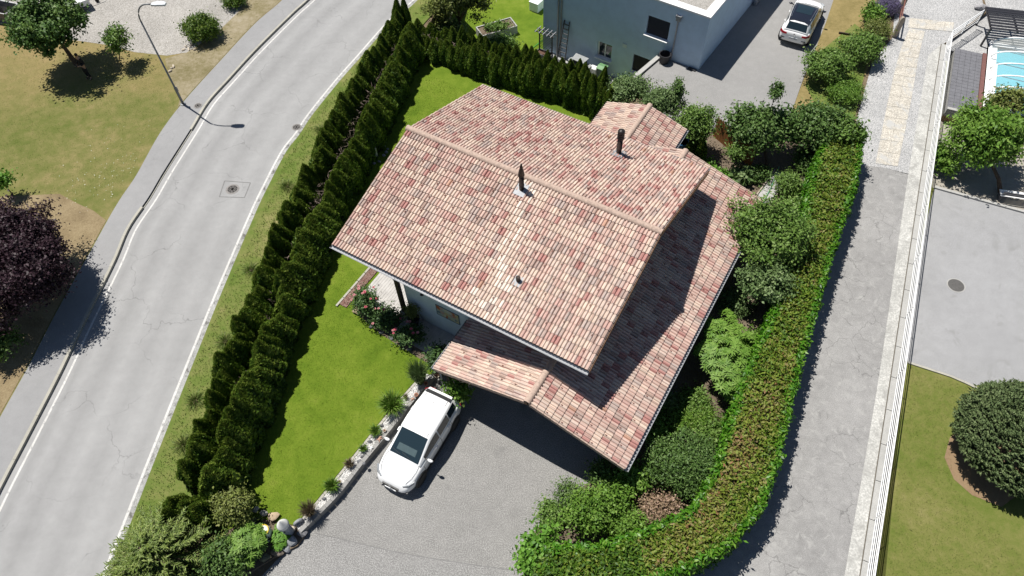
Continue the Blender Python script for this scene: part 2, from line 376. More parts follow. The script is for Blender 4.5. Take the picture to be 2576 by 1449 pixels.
# painted lines and concrete edge
m_line = asphalt('road paint', (.54,.53,.51), .1, .3, patch=(5,.54,(.32,.315,.31)))
sL = [i for i in range(len(KERB))]
strip('road_marking', offset(KERB, .34), offset(KERB, .44), .004, m_line) if offset(KERB,.4)[50][0] > KERB[50][0] else strip('road_marking', offset(KERB, -.34), offset(KERB, -.44), .004, m_line)
sg = 1 if offset(REDGE,.4)[50][0] > REDGE[50][0] else -1
strip('road_marking', offset(REDGE, -sg*.13), offset(REDGE, -sg*.02), .004, m_line)
strip('road_edge', REDGE, offset(REDGE, sg*.22), .0, asphalt('edge concrete', (.34,.34,.33), .25, .4, patch=(2.5,.52,(.13,.125,.115)), fine=30), 1, z2=-.03)
HEDGE_O = crom(GP([(1120,-40),(1035,40),(985,105),(905,200),(850,285),(800,380),(745,500),(690,620),(640,740),(590,860),(535,990),(490,1100),(440,1230),(400,1330),(330,1480),(290,1580)]), .5)
strip('verge', offset(REDGE, sg*.2), offset(HEDGE_O, sg*1.2), .02, m_verge, 4, z2=.03)
# the two manhole covers, a valve cover, square tar joints
m_iron = plain('cast iron', (.15,.145,.14), .7, .3, .2, 20); m_iron2 = plain('worn iron', (.24,.225,.215), .7, .1, .2, 20)
m_tar = plain('tar joint', (.18,.178,.175), .9, 0, .1)
def manhole(p, r, label, grate=False):
    t = thing('manhole_cover', label, 'manhole cover', p)
    MB().lathe([(r*1.12,-.02),(r*1.12,.007),(r*1.01,.007),(r*1.01,-.02)], 32).build('frame', m_iron2 if not grate else m_concrete, t)
    c = MB().lathe([(r,-.02),(r,.008),(r*.93,.011),(0.001,.011)], 32).build('cover', m_iron2 if not grate else m_iron, t)
    mb = MB()
    if grate:
        k = -r
        while k < r:
            h = math.sqrt(max(r*r*.85-k*k, 0))
            if h > .05: mb.box((k,0,.016),(.018,2*h,.012)); mb.box((0,k,.018),(2*h,.018,.012))
            k += .075
    else:
        for q in (.35,.62,.85): mb.lathe([(r*q,.011),(r*q,.017),(r*(q-.06),.017),(r*(q-.06),.011)], 28)
        for q in range(8): a = q*PI/4; mb.box((math.cos(a)*r*.5, math.sin(a)*r*.5, .014), (r*.5,.025,.007), rz=a)
    mb.build('ribs', m_iron if grate else m_iron2, t); return t
manhole(G(585,476), .33, 'round manhole cover in a square patch in the middle of the road')
manhole(G(746,320), .25, 'small round manhole cover near the right edge of the road')
manhole(G(498,266,.12)+np.array([0,0,.004]), .22, 'flush round cover in the pavement at the foot of the street lamp')
sq = [G(565,455), G(630,460), G(615,497), G(552,495)]
mb = MB()
for a, b in zip(sq, sq[1:]+sq[:1]): mb.beam((a[0],a[1],.0035),(b[0],b[1],.0035),.045,.004)
tag(mb.build('tar_joint', m_tar), kind='structure')
# the garden lawn of the tiled house and its driveway
LAWN_Z = .15
lawn = pl([(1040,120),(1075,145),(1200,195),(1330,235),(1500,275),(1560,300),(1700,500),(1500,800),(1160,900),(1090,945),(1037,966),(972,1041),(886,1147),(795,1260),(742,1321),(640,1300),(560,1340),(480,1330),(530,1200),(640,960),(760,700),(880,470),(980,260)], LAWN_Z)
sheet('lawn', lawn, LAWN_Z, m_lawn, .2)
drive = [G(690,1460), G(735,1345), G(850,1240), G(1000,1060), G(1095,940), G(1250,800), G(1700,900), G(1700,1260), G(1450,1400), G(1330,1380), G(1290,1460), np.array([0,-4,0]), np.array([-9,-4,0])]
sheet('driveway', drive, 0., m_drive)
sheet('street_apron', [G(610,1500), G(700,1405), G(790,1342), G(1000,1389), G(1320,1440), G(1310,1520), np.array([1,-8,0]), np.array([-14,-8,0])], .004, asphalt('apron asphalt', (.228,.224,.218), .1, .6, fine=26))
mb = MB(); pts = crom(GP([(790,1341),(860,1356),(940,1376),(1040,1397),(1200,1422),(1320,1438)]), .4)
for a, b in zip(pts, pts[1:]): mb.beam((a[0],a[1],.006),(b[0],b[1],.006),.03,.006)
tag(mb.build('asphalt_joint', m_tar), kind='structure')
sheet('side_garden', [G(1590,1190), G(1700,1230), G(1870,1180), G(2000,800), G(2100,400), G(2130,300), G(1760,330), G(1640,320), G(1700,500), G(1850,480), G(1880,650), G(1700,900)]+[G(1500,1180), G(1420,1260), G(1300,1400), G(1700,1420), G(1840,1290)][::-1][:0], .02, m_dark_soil)
sheet('planting_bed', [G(1590,1150), G(1480,1215), G(1400,1270), G(1310,1380), G(1330,1450), G(1620,1420), G(1800,1320), G(1880,1150), G(1750,1050)], .024, m_dark_soil)
# neighbour's drive, lane, gutter, coping, gravel path
nd = [G(1596,208), G(1668,142), np.array([12,38,0]), np.array([18,70,0]), np.array([40,70,0]), G(2085,40), G(2050,130), G(2020,200), G(1985,300), G(1930,330), G(1700,320)]
sheet('neighbour_drive', nd, 0., m_drive2)
sheet('dry_border', [G(1975,330), G(2010,230), G(2045,140), G(2080,50), G(2110,-40), G(2240,-40), G(2200,130), G(2150,260)], .006, soil('dry border', [(.12,.1,.03),(.24,.19,.08),(.34,.26,.12)], .8, 5, 50))
sheet('border_grass', [G(2025,215), G(2075,120), G(2150,60), G(2215,110), G(2180,160), G(2150,300), G(2090,330)], .012, m_verge)
JOINT = crom(GP([(2150,1520),(2162,1449),(2241,940),(2315,451),(2367,112)]), .5); GUT_IN = crom(GP([(2112,1520),(2124,1449),(2212,940),(2283,451),(2335,140)]), .5)
RAIL = crom(GP([(2160,1520),(2171,1449),(2251,940),(2323,451),(2375,112)]), .5)
lane = [G(2148,414), G(2220,421), G(2290,440)]+[p for p in GUT_IN[::-1] if p[1] < G(2290,440)[1]]+[np.array([9,-6,0]), np.array([-6,-6,0]), G(1600,1460), G(1800,1350), G(1850,1240), G(1950,950), G(2060,600)]
sheet('lane', lane, .002, m_lane)
sheet('gravel_drive', [G(2140,414), G(2220,421), G(2320,446), G(2372,112), np.array([31.3,40,0]), np.array([34,50,0]), np.array([60,54,0]), np.array([60,75,0]), np.array([27,75,0]), G(2255,-20), G(2245,95), G(2195,155), G(2155,300)], 0., m_wgrav)
sheet('gravel_terrace', [np.array([29.5,38.4,0]), np.array([34,50.5,0]), np.array([70,56,0]), np.array([70,30,0]), np.array([44,34,0])], -.31, m_wgrav, .6)
m_gut = asphalt('gutter paving', (.4,.395,.375), .15, .3, patch=(1.6,.5,(.3,.295,.28)), fine=14)
gs = strip('gutter', GUT_IN, offset(JOINT, 0), .006, m_gut, 2, z2=.03)
cop = thing('railing_wall', 'low concrete coping wall carrying the white railing along the lane', 'wall')
C2 = resample(JOINT, 22)
for k in range(21):
    a, b = C2[k], C2[k+1]; d = unit((b-a)[None])[0]; nn = np.array([d[1], -d[0], 0]); a = a+d*.012; b = b-d*.012
    MB().prism([tuple((a+nn*.02)[:2]), tuple((b+nn*.02)[:2]), tuple((b+nn*.34)[:2]), tuple((a+nn*.34)[:2])], -1.1, .07).build('coping_stone', m_concrete, cop)
mj = MB()
for a, b in zip(JOINT, JOINT[1:]): mj.beam((a[0],a[1],.033),(b[0],b[1],.033),.035,.01)
tag(mj.build('gutter_joint', plain('joint dirt', (.12,.105,.085), .95)), kind='structure')
# stone slabs of the path
path = thing('slab_path', None, None); tag(path, kind='structure')
m_slab = asphalt('sandstone slab', (.43,.40,.35), .16, .55, patch=(1.3,.5,(.42,.415,.40)), fine=22)
Lp = resample(crom(GP([(2288,72),(2264,130),(2236,243),(2202,412)]), .3), 14); Rp = resample(crom(GP([(2327,79),(2311,142),(2290,263),(2258,419)]), .3), 14)
def slabq(q):
    c = sum(q)/4; q = [p+(c-p)*.02 for p in q]; MB().prism([tuple(p[:2]) for p in q], -.05, .02+rnd.uniform(0,.006)).build('slab', m_slab, path)
for k in range(13):
    Mp0, Mp1 = (Lp[k]+Rp[k])/2, (Lp[k+1]+Rp[k+1])/2
    slabq([Lp[k], Mp0, Mp1, Lp[k+1]]); slabq([Mp0, Rp[k], Rp[k+1], Mp1])
Tp = resample(np.array(GP([(2288,46),(2345,51),(2400,57)])), 6); Bp = resample(np.array(GP([(2284,70),(2340,75),(2396,80)])), 6)
for k in range(5): slabq([Tp[k], Tp[k+1], Bp[k+1], Bp[k]])
# lower plot: parking, lawn, sandy bed
sheet('parking', [G(2350,472,-1), G(2440,497,-1), G(2576,535,-1), np.array([45,22,-1]), np.array([45,15,-1]), G(2445,970,-1), G(2355,935,-1), G(2270,905,-1), G(2310,650,-1)], -1., m_lot)
sheet('sand_bed', [G(2345,472,-1), G(2440,497,-1), G(2576,535,-1), np.array([45,22,-1]), np.array([45,34,-1]), G(2400,270,-1), G(2350,300,-1)], -.996, m_sand)
ke = thing('bed_edging', 'thin pale concrete edging between the sandy bed and the parking', 'edging')
pe = resample(crom(GP([(2350,472),(2440,497),(2600,541)], -1), .4), 7)
for a, b in zip(pe, pe[1:]): MB().beam((a[0],a[1],-.97),(b[0]-.01,b[1],-.97),.16,.12).build('edging_stone', m_concrete, ke)
ke2 = thing('lawn_edging', 'thin stone edging between the lower lawn and the parking', 'edging')
pe = resample(crom(GP([(2284,912),(2355,935),(2400,950),(2460,978)], -1), .4), 6)
for a, b in zip(pe, pe[1:]): MB().beam((a[0],a[1],-.99),(b[0]-.01,b[1],-.99),.1,.06).build('edging_stone', m_kerb, ke2)
manhole(G(2405,718,-1)+np.array([0,0,.004]), .38, 'round grated drain cover in the grey parking', True)
sheet('bare_soil', [G(2390,1100,-1), G(2376,1150,-1), G(2400,1205,-1), G(2445,1245,-1), G(2520,1275,-1), G(2580,1230,-1), G(2580,1100,-1), G(2450,1050,-1)], -1.01, soil('red soil', [(.17,.125,.07),(.26,.175,.105),(.27,.21,.12)], .9, 6, 50))
# ================================================================ THE TILED HOUSE
TH = math.radians(-32.563); HO = Vector((-4.254, 23.776, 0))
HM = Matrix.Translation(HO) @ Matrix.Rotation(TH, 4, 'Z')
def house_pt(u, v, z): return HM @ Vector((u, v, z))
house = thing('tiled_house', 'white house with weathered pink roman tile roofs in the middle of the garden', 'house', HO, TH)
# ---- tile meshes: two rolls each, colour stored per corner
TW, TG = .2925, .335
CREAM, PINK, ROSE, GREY, RED, ORNG, BROWN = (.63,.495,.41), (.575,.41,.35), (.51,.335,.29), (.46,.345,.30), (.43,.22,.195), (.49,.29,.21), (.39,.28,.235)
m_tile, n_, b_ = new_mat('roof tile')
ca = N(n_, 'ShaderNodeVertexColor', layer_name='Col').outputs['Color']
tp = N(n_, 'ShaderNodeNewGeometry').outputs['Position']
cc = mix(n_, 1, ca, ramp(n_, noise(n_, 26, 4, .7, tp), [(.3, (.84,)*3), (.7, (1.,)*3)]), 'MULTIPLY')
cc = mix(n_, ramp(n_, noise(n_, 3.2, 5, .7, tp), [(.6, 0), (.8, .3)]), cc, (.2,.165,.14))
n_.links.new(cc, b_.inputs['Base Color']); b_.inputs['Roughness'].default_value = .85; b_.inputs['Specular IOR Level'].default_value = .25
bump(n_, b_, noise(n_, 90, 3, .7, tp), .35, .008)
def tile_geo():
    seg = 5; xs = []; zs = []
    for r in range(2):
        for k in range(seg+1):
            t = k/seg; xs.append(r*TW/2+.016+t*(TW/2-.032)); zs.append(.062*math.sin(PI*t)**.5)
    xs = [0]+xs+[TW]; zs = [-.012]+zs+[-.012]; n = len(xs); L = TG+.05
    top = [(x, 0, z-.006) for x, z in zip(xs, zs)]; bot = [(x, -L, z*1.04+.036) for x, z in zip(xs, zs)]; lip = [(x, -L+.004, z*1.04-.012) for x, z in zip(xs, zs)]
    f = []
    for k in range(n-1): f += [(k, n+k, n+k+1, k+1), (n+k, 2*n+k, 2*n+k+1, n+k+1)]
    return top+bot+lip, f, n
TV, TF, TN = tile_geo(); TV = np.array(TV)
def tile_colour(style, g):
    """colour of the corners of one tile: base tint with lengthwise streaks"""
    pal = {'white': [(.74,.65,.57), (.7,.6,.52), CREAM], 'cream': [CREAM, CREAM, (.59,.465,.395)], 'pink': [PINK, (.585,.46,.395), CREAM], 'rose': [ROSE, PINK, RED], 'grey': [GREY, (.465,.375,.335), BROWN], 'red': [RED, ROSE, PINK], 'orng': [ORNG, PINK, ROSE]}[style]
    b0 = np.array(pal[0])*g.uniform(.88, 1.1); out = np.zeros((TN, 3))
    half = TN//2
    for r in range(2):
        c = b0.copy()
        q = g.random()
        if q < .4: c = np.array(pal[1])*g.uniform(.9, 1.1)
        elif q < .62: c = np.array(pal[2])
        for k in range(r*half, (r+1)*half): out[k] = c*g.uniform(.9, 1.08)
        if g.random() < .3: out[r*half+g.randrange(half)] *= np.array((.62,.42,.42)) if g.random() < .6 else np.array((.6,.58,.58))
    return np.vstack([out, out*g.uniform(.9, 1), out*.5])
STYLES = ['white']*3+['cream']*9+['pink']*8+['rose']*5+['grey']*5+['red']*3+['orng']*2
gt = random.Random(3); TCOL = [(s, tile_colour(s, gt)) for s in STYLES for _ in range(3)]
BYS = {s: [i for i, (q, _) in enumerate(TCOL) if q == s] for s in set(STYLES)}
def tile_mesh(i):
    me = bpy.data.meshes.new('roof_tile'); me.from_pydata([tuple(p) for p in TV], [], TF); me.materials.append(m_tile)
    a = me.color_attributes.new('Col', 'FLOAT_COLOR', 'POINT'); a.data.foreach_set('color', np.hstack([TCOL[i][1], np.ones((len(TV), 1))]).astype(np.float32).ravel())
    return me
TM = {}
def pick_style(weights, u, w, g):
    n = .5+.5*math.sin(u*1.3+2.1*math.sin(w*.9))*math.sin(w*1.1+1.7*math.sin(u*.55+1))
    ks = list(weights); ws = [weights[k] for k in ks]
    ws = [x*(1+2.2*n) if k in ('grey', 'rose', 'red') else x*(1.9-n*1.2) for k, x in zip(ks, ws)]
    return g.choices(ks, ws)[0]
def slope_tiles(o, along, down, ncol, nrow, weights, seed, skip=None, bleach=None):
    """placements (matrix, variant, col, row) on one roof plane, local to the house"""
    g = random.Random(seed); o, along, down = Vector(o), Vector(along).normalized(), Vector(down).normalized(); nz = along.cross(-down)
    if nz.z < 0: nz = -nz; o = o+along*ncol*TW; along = -along
    R = Matrix((along, -down, nz)).transposed().to_4x4(); out = []
    for r in range(nrow):
        for c in range(ncol):
            p = o+along*(c*TW)+down*(r*TG)
            if skip and skip(p): continue
            w2 = weights
            if bleach and bleach(p, g): w2 = {'white': 1, 'cream': .35}
            s = pick_style(w2, p.x, p.y, g)
            Mx = Matrix.Translation(p+nz*g.uniform(0, .004)) @ R @ Matrix.Rotation(g.gauss(0, .004), 4, 'Z')
            out.append((Mx, g.choice(BYS[s]), c, r))
    return out
def join_tiles(name, T, parent):
    k = len(T); nv = len(TV); V = np.zeros((k*nv, 3), np.float32); Cc = np.ones((k*nv, 4), np.float32); F = np.array(TF, np.int32)
    for i, (Mx, ci, _, _) in enumerate(T):
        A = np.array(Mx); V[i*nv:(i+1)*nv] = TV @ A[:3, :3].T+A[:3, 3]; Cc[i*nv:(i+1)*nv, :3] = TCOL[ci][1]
    FF = (F[None]+(np.arange(k)*nv)[:, None, None]).reshape(-1)
    me = bpy.data.meshes.new(name); me.vertices.add(len(V)); me.vertices.foreach_set('co', V.ravel()); me.loops.add(len(FF)); me.loops.foreach_set('vertex_index', FF.astype(np.int32))
    me.polygons.add(len(FF)//4); me.polygons.foreach_set('loop_start', np.arange(0, len(FF), 4, dtype=np.int32))
    me.polygons.foreach_set('use_smooth', np.zeros(len(FF)//4, bool)); me.update(calc_edges=True); me.materials.append(m_tile)
    a = me.color_attributes.new('Col', 'FLOAT_COLOR', 'POINT'); a.data.foreach_set('color', Cc.ravel())
    o = obj_from(name, me, parent); o['kind'] = 'stuff'; return o
def put_tile(T, parent, name='roof_tile'):
    Mx, ci, _, _ = T
    if ci not in TM: TM[ci] = tile_mesh(ci)
    o = bpy.data.objects.new(name, TM[ci]); COL.objects.link(o); o.parent = parent; o.matrix_local = Mx; return o
L, VF, VB, ZR, ZF, ZB = 11.985, 5.887, 5.895, 6.689, 4.991, 4.827
UK, ZK, SL, UE, V0, V1, UL = 10.356, 3.765, .3127, 14.52, -7.6, 7.62, 5.95
m_board = plain('roof boarding', (.16,.09,.05), .8, 0, .2, 10); m_wood = plain('dark timber', (.05,.03,.02), .7, 0, .2, 12)
UPW = {'cream': 1.7, 'pink': 1.8, 'rose': .62, 'grey': .5, 'red': .2, 'orng': .03}
LOW = {'cream': .6, 'pink': 1.5, 'rose': 1.0, 'grey': .4, 'red': .3, 'orng': .16}
LFW = {'cream': 2.2, 'pink': 1.2, 'rose': .5, 'grey': .45, 'red': .2, 'orng': 0}
# roof boards under the tiles
upper = MB().slab([[(0,-VF,ZF-.03),(0,0,ZR-.03),(0,VB,ZB-.03)],[(L,-VF,ZF-.03),(L,0,ZR-.03),(L,VB,ZB-.03)]], (0,0,-.16)).build('roof', m_board, house)
zl = lambda u: ZK-SL*abs(u-UK)
lower = MB().slab([[(UK,V0+.06,ZK-.03),(UE,V0+.06,zl(UE)-.03)],[(UK,V1-.06,ZK-.03),(UE,V1-.06,zl(UE)-.03)]], (0,0,-.14))
lower.slab([[(UL,V0+.06,zl(UL)-.03),(UK,V0+.06,ZK-.03)],[(UL,-4.87,zl(UL)-.03),(UK,-4.87,ZK-.03)]], (0,0,-.14))
lower.slab([[(8.4,5.3,zl(8.4)-.03),(UK,5.3,ZK-.03)],[(8.4,V1-.06,zl(8.4)-.03),(UK,V1-.06,ZK-.03)]], (0,0,-.14))
lower = lower.build('roof', m_board, house); lower['label'] = 'lower wraparound tiled roof over the carport'
dF = Vector((0,-VF,ZF-ZR)); dB = Vector((0,VB,ZB-ZR)); dR = Vector((1,0,-SL)); dL = Vector((-1,0,-SL))
def bl(p, g): 
    x = 6.1+(-p.y)*.22
    return abs(p.x-x) < .3+.12*(-p.y)*g.random() and g.random() < .85
rF, rB, rR = int(dF.length/TG)+1, int(dB.length/TG)+1, int(dR.normalized().dot(Vector((UE-UK,0,zl(UE)-ZK)))/TG)+1
gF = (dF.length-(.05+TG*(rF)))
TG_save = TG
def fit(length): 
    """row gauge that ends flush with the eave"""
    n = round((length-.03)/.335); return n, (length-.03)/n
tiles_up, tiles_low = [], []
def plane(store, o, along, down, ncol, length, weights, seed, skip=None, bleach=None):
    global TG
    n, gg = fit(length); TG = gg; T = slope_tiles(o, along, down, ncol, n, weights, seed, skip, bleach); TG = TG_save; store += T; return T
TWs = TW
TW = L/41; tF = plane(tiles_up, (0,0,ZR), (1,0,0), dF, 41, dF.length, UPW, 5, bleach=bl)
tB = plane(tiles_up, (0,0,ZR), (1,0,0), dB, 41, dB.length, {**UPW, 'cream': .9, 'rose': .95}, 6); TW = (V1-V0)/52
lenR = math.hypot(UE-UK, zl(UE)-ZK); lenL = math.hypot(UK-UL, zl(UL)-ZK)
tR = plane(tiles_low, (UK,V0,ZK), (0,1,0), dR, 52, lenR, LOW, 7, skip=lambda p: p.x < 10.95 and -5 < p.y < 4.9)
tL = plane(tiles_low, (UK,V0,ZK), (0,1,0), dL, 10, lenL, LFW, 8)
tL2 = plane(tiles_low, (UK,5.6,ZK), (0,1,0), dL, 7, 2.2, LFW, 9); TW = TWs
camL = HM.inverted() @ Vector((0,0,CAM_H))
allT = [(T, 0) for T in tiles_up]+[(T, 1) for T in tiles_low]
def seen(T):
    p = T[0].translation
    return not (p.x < 11.6 and -5.3 < p.y < 5.8 and p.z < 4)
allT.sort(key=lambda q: (not seen(q[0]), (q[0][0].translation-camL).length))
for T, k in allT[:300]: put_tile(T, lower if k else upper)
join_tiles('roof_tiles', [T for T, k in allT[300:] if not k], upper); join_tiles('roof_tiles', [T for T, k in allT[300:] if k], lower)
# ---- snow guards, one per fourth tile
sgm = MB().box((0,0,.02),(.05,.03,.045)).box((0,.03,.028),(.02,.07,.02)).mesh('snow_guard', plain('guard clay', (.22,.1,.08), .8))
def guards(T, parent, nrow, shift=0, skiprow=2):
    for Mx, ci, c, r in T:
        if r >= skiprow and r < nrow-1 and (c+2*(r % 2)+shift) % 4 == 0 and seen((Mx,)):
            o = bpy.data.objects.new('snow_guard', sgm); COL.objects.link(o); o.parent = parent; o.matrix_local = Mx @ Matrix.Translation((TW*.27,-.17,.06))
guards(tF, upper, 18, 1); guards(tB, upper, 18); guards(tR, lower, 13, 0, 1); guards(tL, lower, 13, 0, 1)
# ---- ridge tiles
m_ridge = plain('ridge tile', (.47,.35,.285), .85, 0, .18, 14)
def ridge(a, b, n, parent, r=.13, mat=m_ridge):
    a, b = Vector(a), Vector(b); d = (b-a)/n; dn = d.normalized(); sd = dn.cross(Vector((0,0,1))).normalized(); upv = sd.cross(dn)
    mb = MB(); rows = []
    for t, rr in ((0, 1.0), (.06, 1.06), (.12, 1.0), (1.04, .93)):
        rows.append([dn*d.length*t+(sd*math.cos(q)*1.15+upv*math.sin(q))*r*rr for q in np.linspace(-.35, PI+.35, 11)])
    mb.grid(rows); mb.grid([[p*1 for p in rows[0]], [p*1-upv*.03 for p in rows[0]]])
    me = mb.mesh('ridge_tile', mat, True)
    for k in range(n):
        o = obj_from('ridge_tile', me, parent); o.location = a+d*k+Vector((0,0,rnd.uniform(0,.006)))
ridge((-.04,0,ZR+.01), (L+.02,0,ZR+.01), 26, upper)
ridge((UK,V0-.04,ZK+.01), (UK,-4.9,ZK+.01), 6, lower); ridge((UK,V1+.04,ZK+.01), (UK,5.2,ZK+.01), 6, lower)
# ---- verge tiles on the rakes and boards below them
def rake(a, b, n, parent, hgt=.17, side=(0,-1,0), wd=.05):
    a, b = Vector(a), Vector(b); d = (b-a)/n; s_ = Vector(side)*wd
    mb = MB(); e = d.normalized()*.006; h = Vector((0,0,hgt)); tl = Vector((0,0,.02))
    p = [e+tl*.2, e+s_, d+s_+tl, d+tl]
    mb.add([q-h*.75+Vector((0,0,.0)) for q in p]+[q+Vector((0,0,.05)) for q in p], [(3,2,1,0),(4,5,6,7),(0,1,5,4),(1,2,6,5),(2,3,7,6),(3,0,4,7)])
    me = mb.mesh('verge_tile', m_ridge)
    for k in range(n): obj_from('verge_tile', me, parent).location = a+d*k
rake((UK-.1,V0,zl(UK-.1)), (UL,V0,zl(UL)), 13, lower); rake((UK+.1,V0,zl(UK+.1)), (UE,V0,zl(UE)), 13, lower)
rake((UK+.1,V1,zl(UK+.1)), (UE,V1,zl(UE)), 13, lower, side=(0,1,0)); rake((UK-.1,V1,zl(UK-.1)), (8.5,V1,zl(8.5)), 6, lower, side=(0,1,0))
for uu in (.05, L-.05):
    s_ = -1 if uu < 1 else 1; bb = MB()
    bb.beam((uu+s_*.07,-VF+.02,ZF-.13), (uu+s_*.07,-.01,ZR-.13), .035, .2); bb.beam((uu+s_*.07,VB-.02,ZB-.13), (uu+s_*.07,.01,ZR-.13), .035, .2)
    bb.build('barge_board', plain('brown board', (.19,.1,.055), .7, 0, .2, 12), upper)
bb = MB(); bb.beam((UK-.05,V0+.09,ZK-.3),(UL+.05,V0+.09,zl(UL)-.3), .04,.22); bb.beam((UK+.05,V0+.09,ZK-.3),(UE-.05,V0+.09,zl(UE)-.3), .04,.22)
bb.build('barge_board', MATS['brown board'], lower)
# ---- gutters: half round troughs
m_zinc = plain('zinc', (.30,.31,.33), .6, .2, .1, 8); m_zincd = plain('dark metal', (.035,.03,.028), .45, .4, .2, 8)
def gutter(name, a, b, parent, mat, r=.075, spouts=True):
    a, b = Vector(a), Vector(b); d = (b-a).normalized(); sd = d.cross(Vector((0,0,1))).normalized(); mb = MB(); q = np.linspace(PI, 2*PI, 9)
    prof = [sd*math.cos(t)*r+Vector((0,0,1))*math.sin(t)*r for t in q]; pin = [p*.86 for p in prof]
    ring = prof+pin[::-1]; n = len(ring)
    mb.add([a+p for p in ring]+[b+p for p in ring], [(i, (i+1) % n, n+(i+1) % n, n+i) for i in range(n)]+[tuple(range(n)), tuple(range(n,2*n))])
    for e, s_ in ((a, 1), (b, -1)): mb.add([e]+[e+p for p in prof]+[e+d*s_*.01]+[e+d*s_*.01+p for p in prof], [(0, i, i+1) for i in range(1, 9)]+[(10, 10+i+1, 10+i) for i in range(1, 9)])
    for s_ in (1, -1): mb.tube([a+sd*r*s_, b+sd*r*s_], .012, 6)
    return mb.build(name, mat, parent)
gutter('gutter', (-.03,-VF-.085,ZF-.055), (L+.03,-VF-.085,ZF-.075), house, m_zinc)
gutter('gutter', (-.03,VB+.085,ZB-.055), (L+.03,VB+.085,ZB-.075), house, m_zinc)
gutter('gutter', (UE+.085,V0-.03,zl(UE)-.055), (UE+.085,V1,zl(UE)-.075), house, m_zinc)
gutter('gutter', (UL-.085,V0-.03,zl(UL)-.055), (UL-.085,-4.9,zl(UL)-.075), house, m_zinc, .06)
fm = MB(); fm.box((L/2,-VF+.035,ZF-.15),(L-.02,.03,.2)); fm.box((UE-.02,0,zl(UE)-.14),(.03,V1-V0-.2,.16)); fm.box((UL+.02,-6.2,zl(UL)-.12),(.03,2.6,.16))
fm.build('fascia', m_zincd, house)
pp = MB(); pp.tube([(3.2,-VF-.085,ZF-.13),(3.2,-VF-.085,ZF-.25),(3.2,-VF+.3,ZF-.5),(3.2,-5.0,ZF-.6)], .045, 8); pp.lathe([(.05,0),(.07,.1)], 10, (3.2,-VF-.085,ZF-.2))
pp.tube([(UL-.085,V0+.1,zl(UL)-.1),(UL-.085,V0+.1,zl(UL)-.3),(UL+.15,V0+.15,zl(UL)-.5),(UL+.15,V0+.15,0)], .04, 8)
pp.tube([(14.2,7.2,2.2),(14.2,7.2,0)], .04, 8)
pp.build('downpipe', m_zinc, house)
# ---- walls with gable tops
m_wall = plain('white render', (.62,.68,.72), .9, 0, .06, 3)
W0, W1, WV0, WV1 = 2.45, 11.25, -4.85, 4.9
zr = lambda v: (ZR-(ZR-ZF)/VF*abs(v) if v < 0 else ZR-(ZR-ZB)/VB*v)-.22
wm = MB()
def wall_quad(poly, th):
    th = Vector(th); n = len(poly); p = [Vector(q) for q in poly]
    wm.add(p+[q+th for q in p], [tuple(range(n)), tuple(range(2*n-1, n-1, -1))]+[((i+1) % n, i, n+i, n+(i+1) % n) for i in range(n)])
wall_quad([(W0,WV0,-.2),(W1,WV0,-.2),(W1,WV0,zr(WV0)),(W0,WV0,zr(WV0))], (0,.3,0))
wall_quad([(W0,WV1,-.2),(W1,WV1,-.2),(W1,WV1,zr(WV1)),(W0,WV1,zr(WV1))], (0,-.3,0))
for uu, t in ((W0, .3), (W1, -.3)):
    wall_quad([(uu,WV0+.303,-.2),(uu,WV1-.303,-.2),(uu,WV1-.303,zr(WV1)-.02),(uu,0,zr(0)),(uu,WV0+.303,zr(WV0)-.02)], (t,0,0))
wall_quad([(11.3,4.3,-.2),(13.9,4.3,-.2),(13.9,4.3,zl(13.9)-.2),(11.3,4.3,zl(11.3)-.2)], (0,.25,0))
wall_quad([(13.9,-2.2,-.2),(13.9,4.29,-.2),(13.9,4.29,zl(13.9)-.22),(13.9,-2.2,zl(13.9)-.22)], (-.25,0,0))
wall_quad([(11.3,-2.2,-.2),(13.64,-2.2,-.2),(13.64,-2.2,zl(13.64)-.22),(11.3,-2.2,zl(11.3)-.22)], (0,.25,0))
wm.build('wall', m_wall, house)
# carport posts, beams, rafter ends, corner post
pm = MB()
for (uu, vv) in ((6.3,-7.2),(14.0,-7.2),(14.0,-4.8)): 
    p = MB(); p.box((uu,vv,(zl(uu)-.2)/2),(.16,.16,zl(uu)-.2)); p.build('post', m_wood, house)
MB().beam((6.2,-7.2,zl(6.2)-.32),(UK,-7.2,ZK-.32),.12,.2).beam((14.3,-7.2,zl(14.3)-.32),(UK,-7.2,ZK-.32),.12,.2).beam((UK,-7.5,ZK-.3),(UK,-4.8,ZK-.3),.14,.22).build('beam', m_wood, house)
p = MB(); p.box((2.36,-5.1,(ZF-.2)/2+.2),(.17,.17,ZF-.5)); p.build('post', m_wood, house)
p = MB(); p.box((2.3,-5.1,.4),(.26,.26,.5)); p.build('post_base', plain('post stone', (.4,.37,.33), .9), house)
pr = MB()
for k in range(9): pr.beam((W0+.1+k*1.05,-4.8,zr(-4.8)+.06),(W0+.1+k*1.05,-5.75,zr(-5.75)+.05),.1,.14)
for vv in (-4.7, -2.4, 0, 2.4, 4.7): pr.beam((.1,vv,zr(vv)-.02),(W0+.2,vv,zr(vv)-.02),.14,.2); pr.beam((W1-.1,vv,zr(vv)-.02),(L-.1,vv,zr(vv)-.02),.14,.2)
pr.build('rafter', m_wood, house)
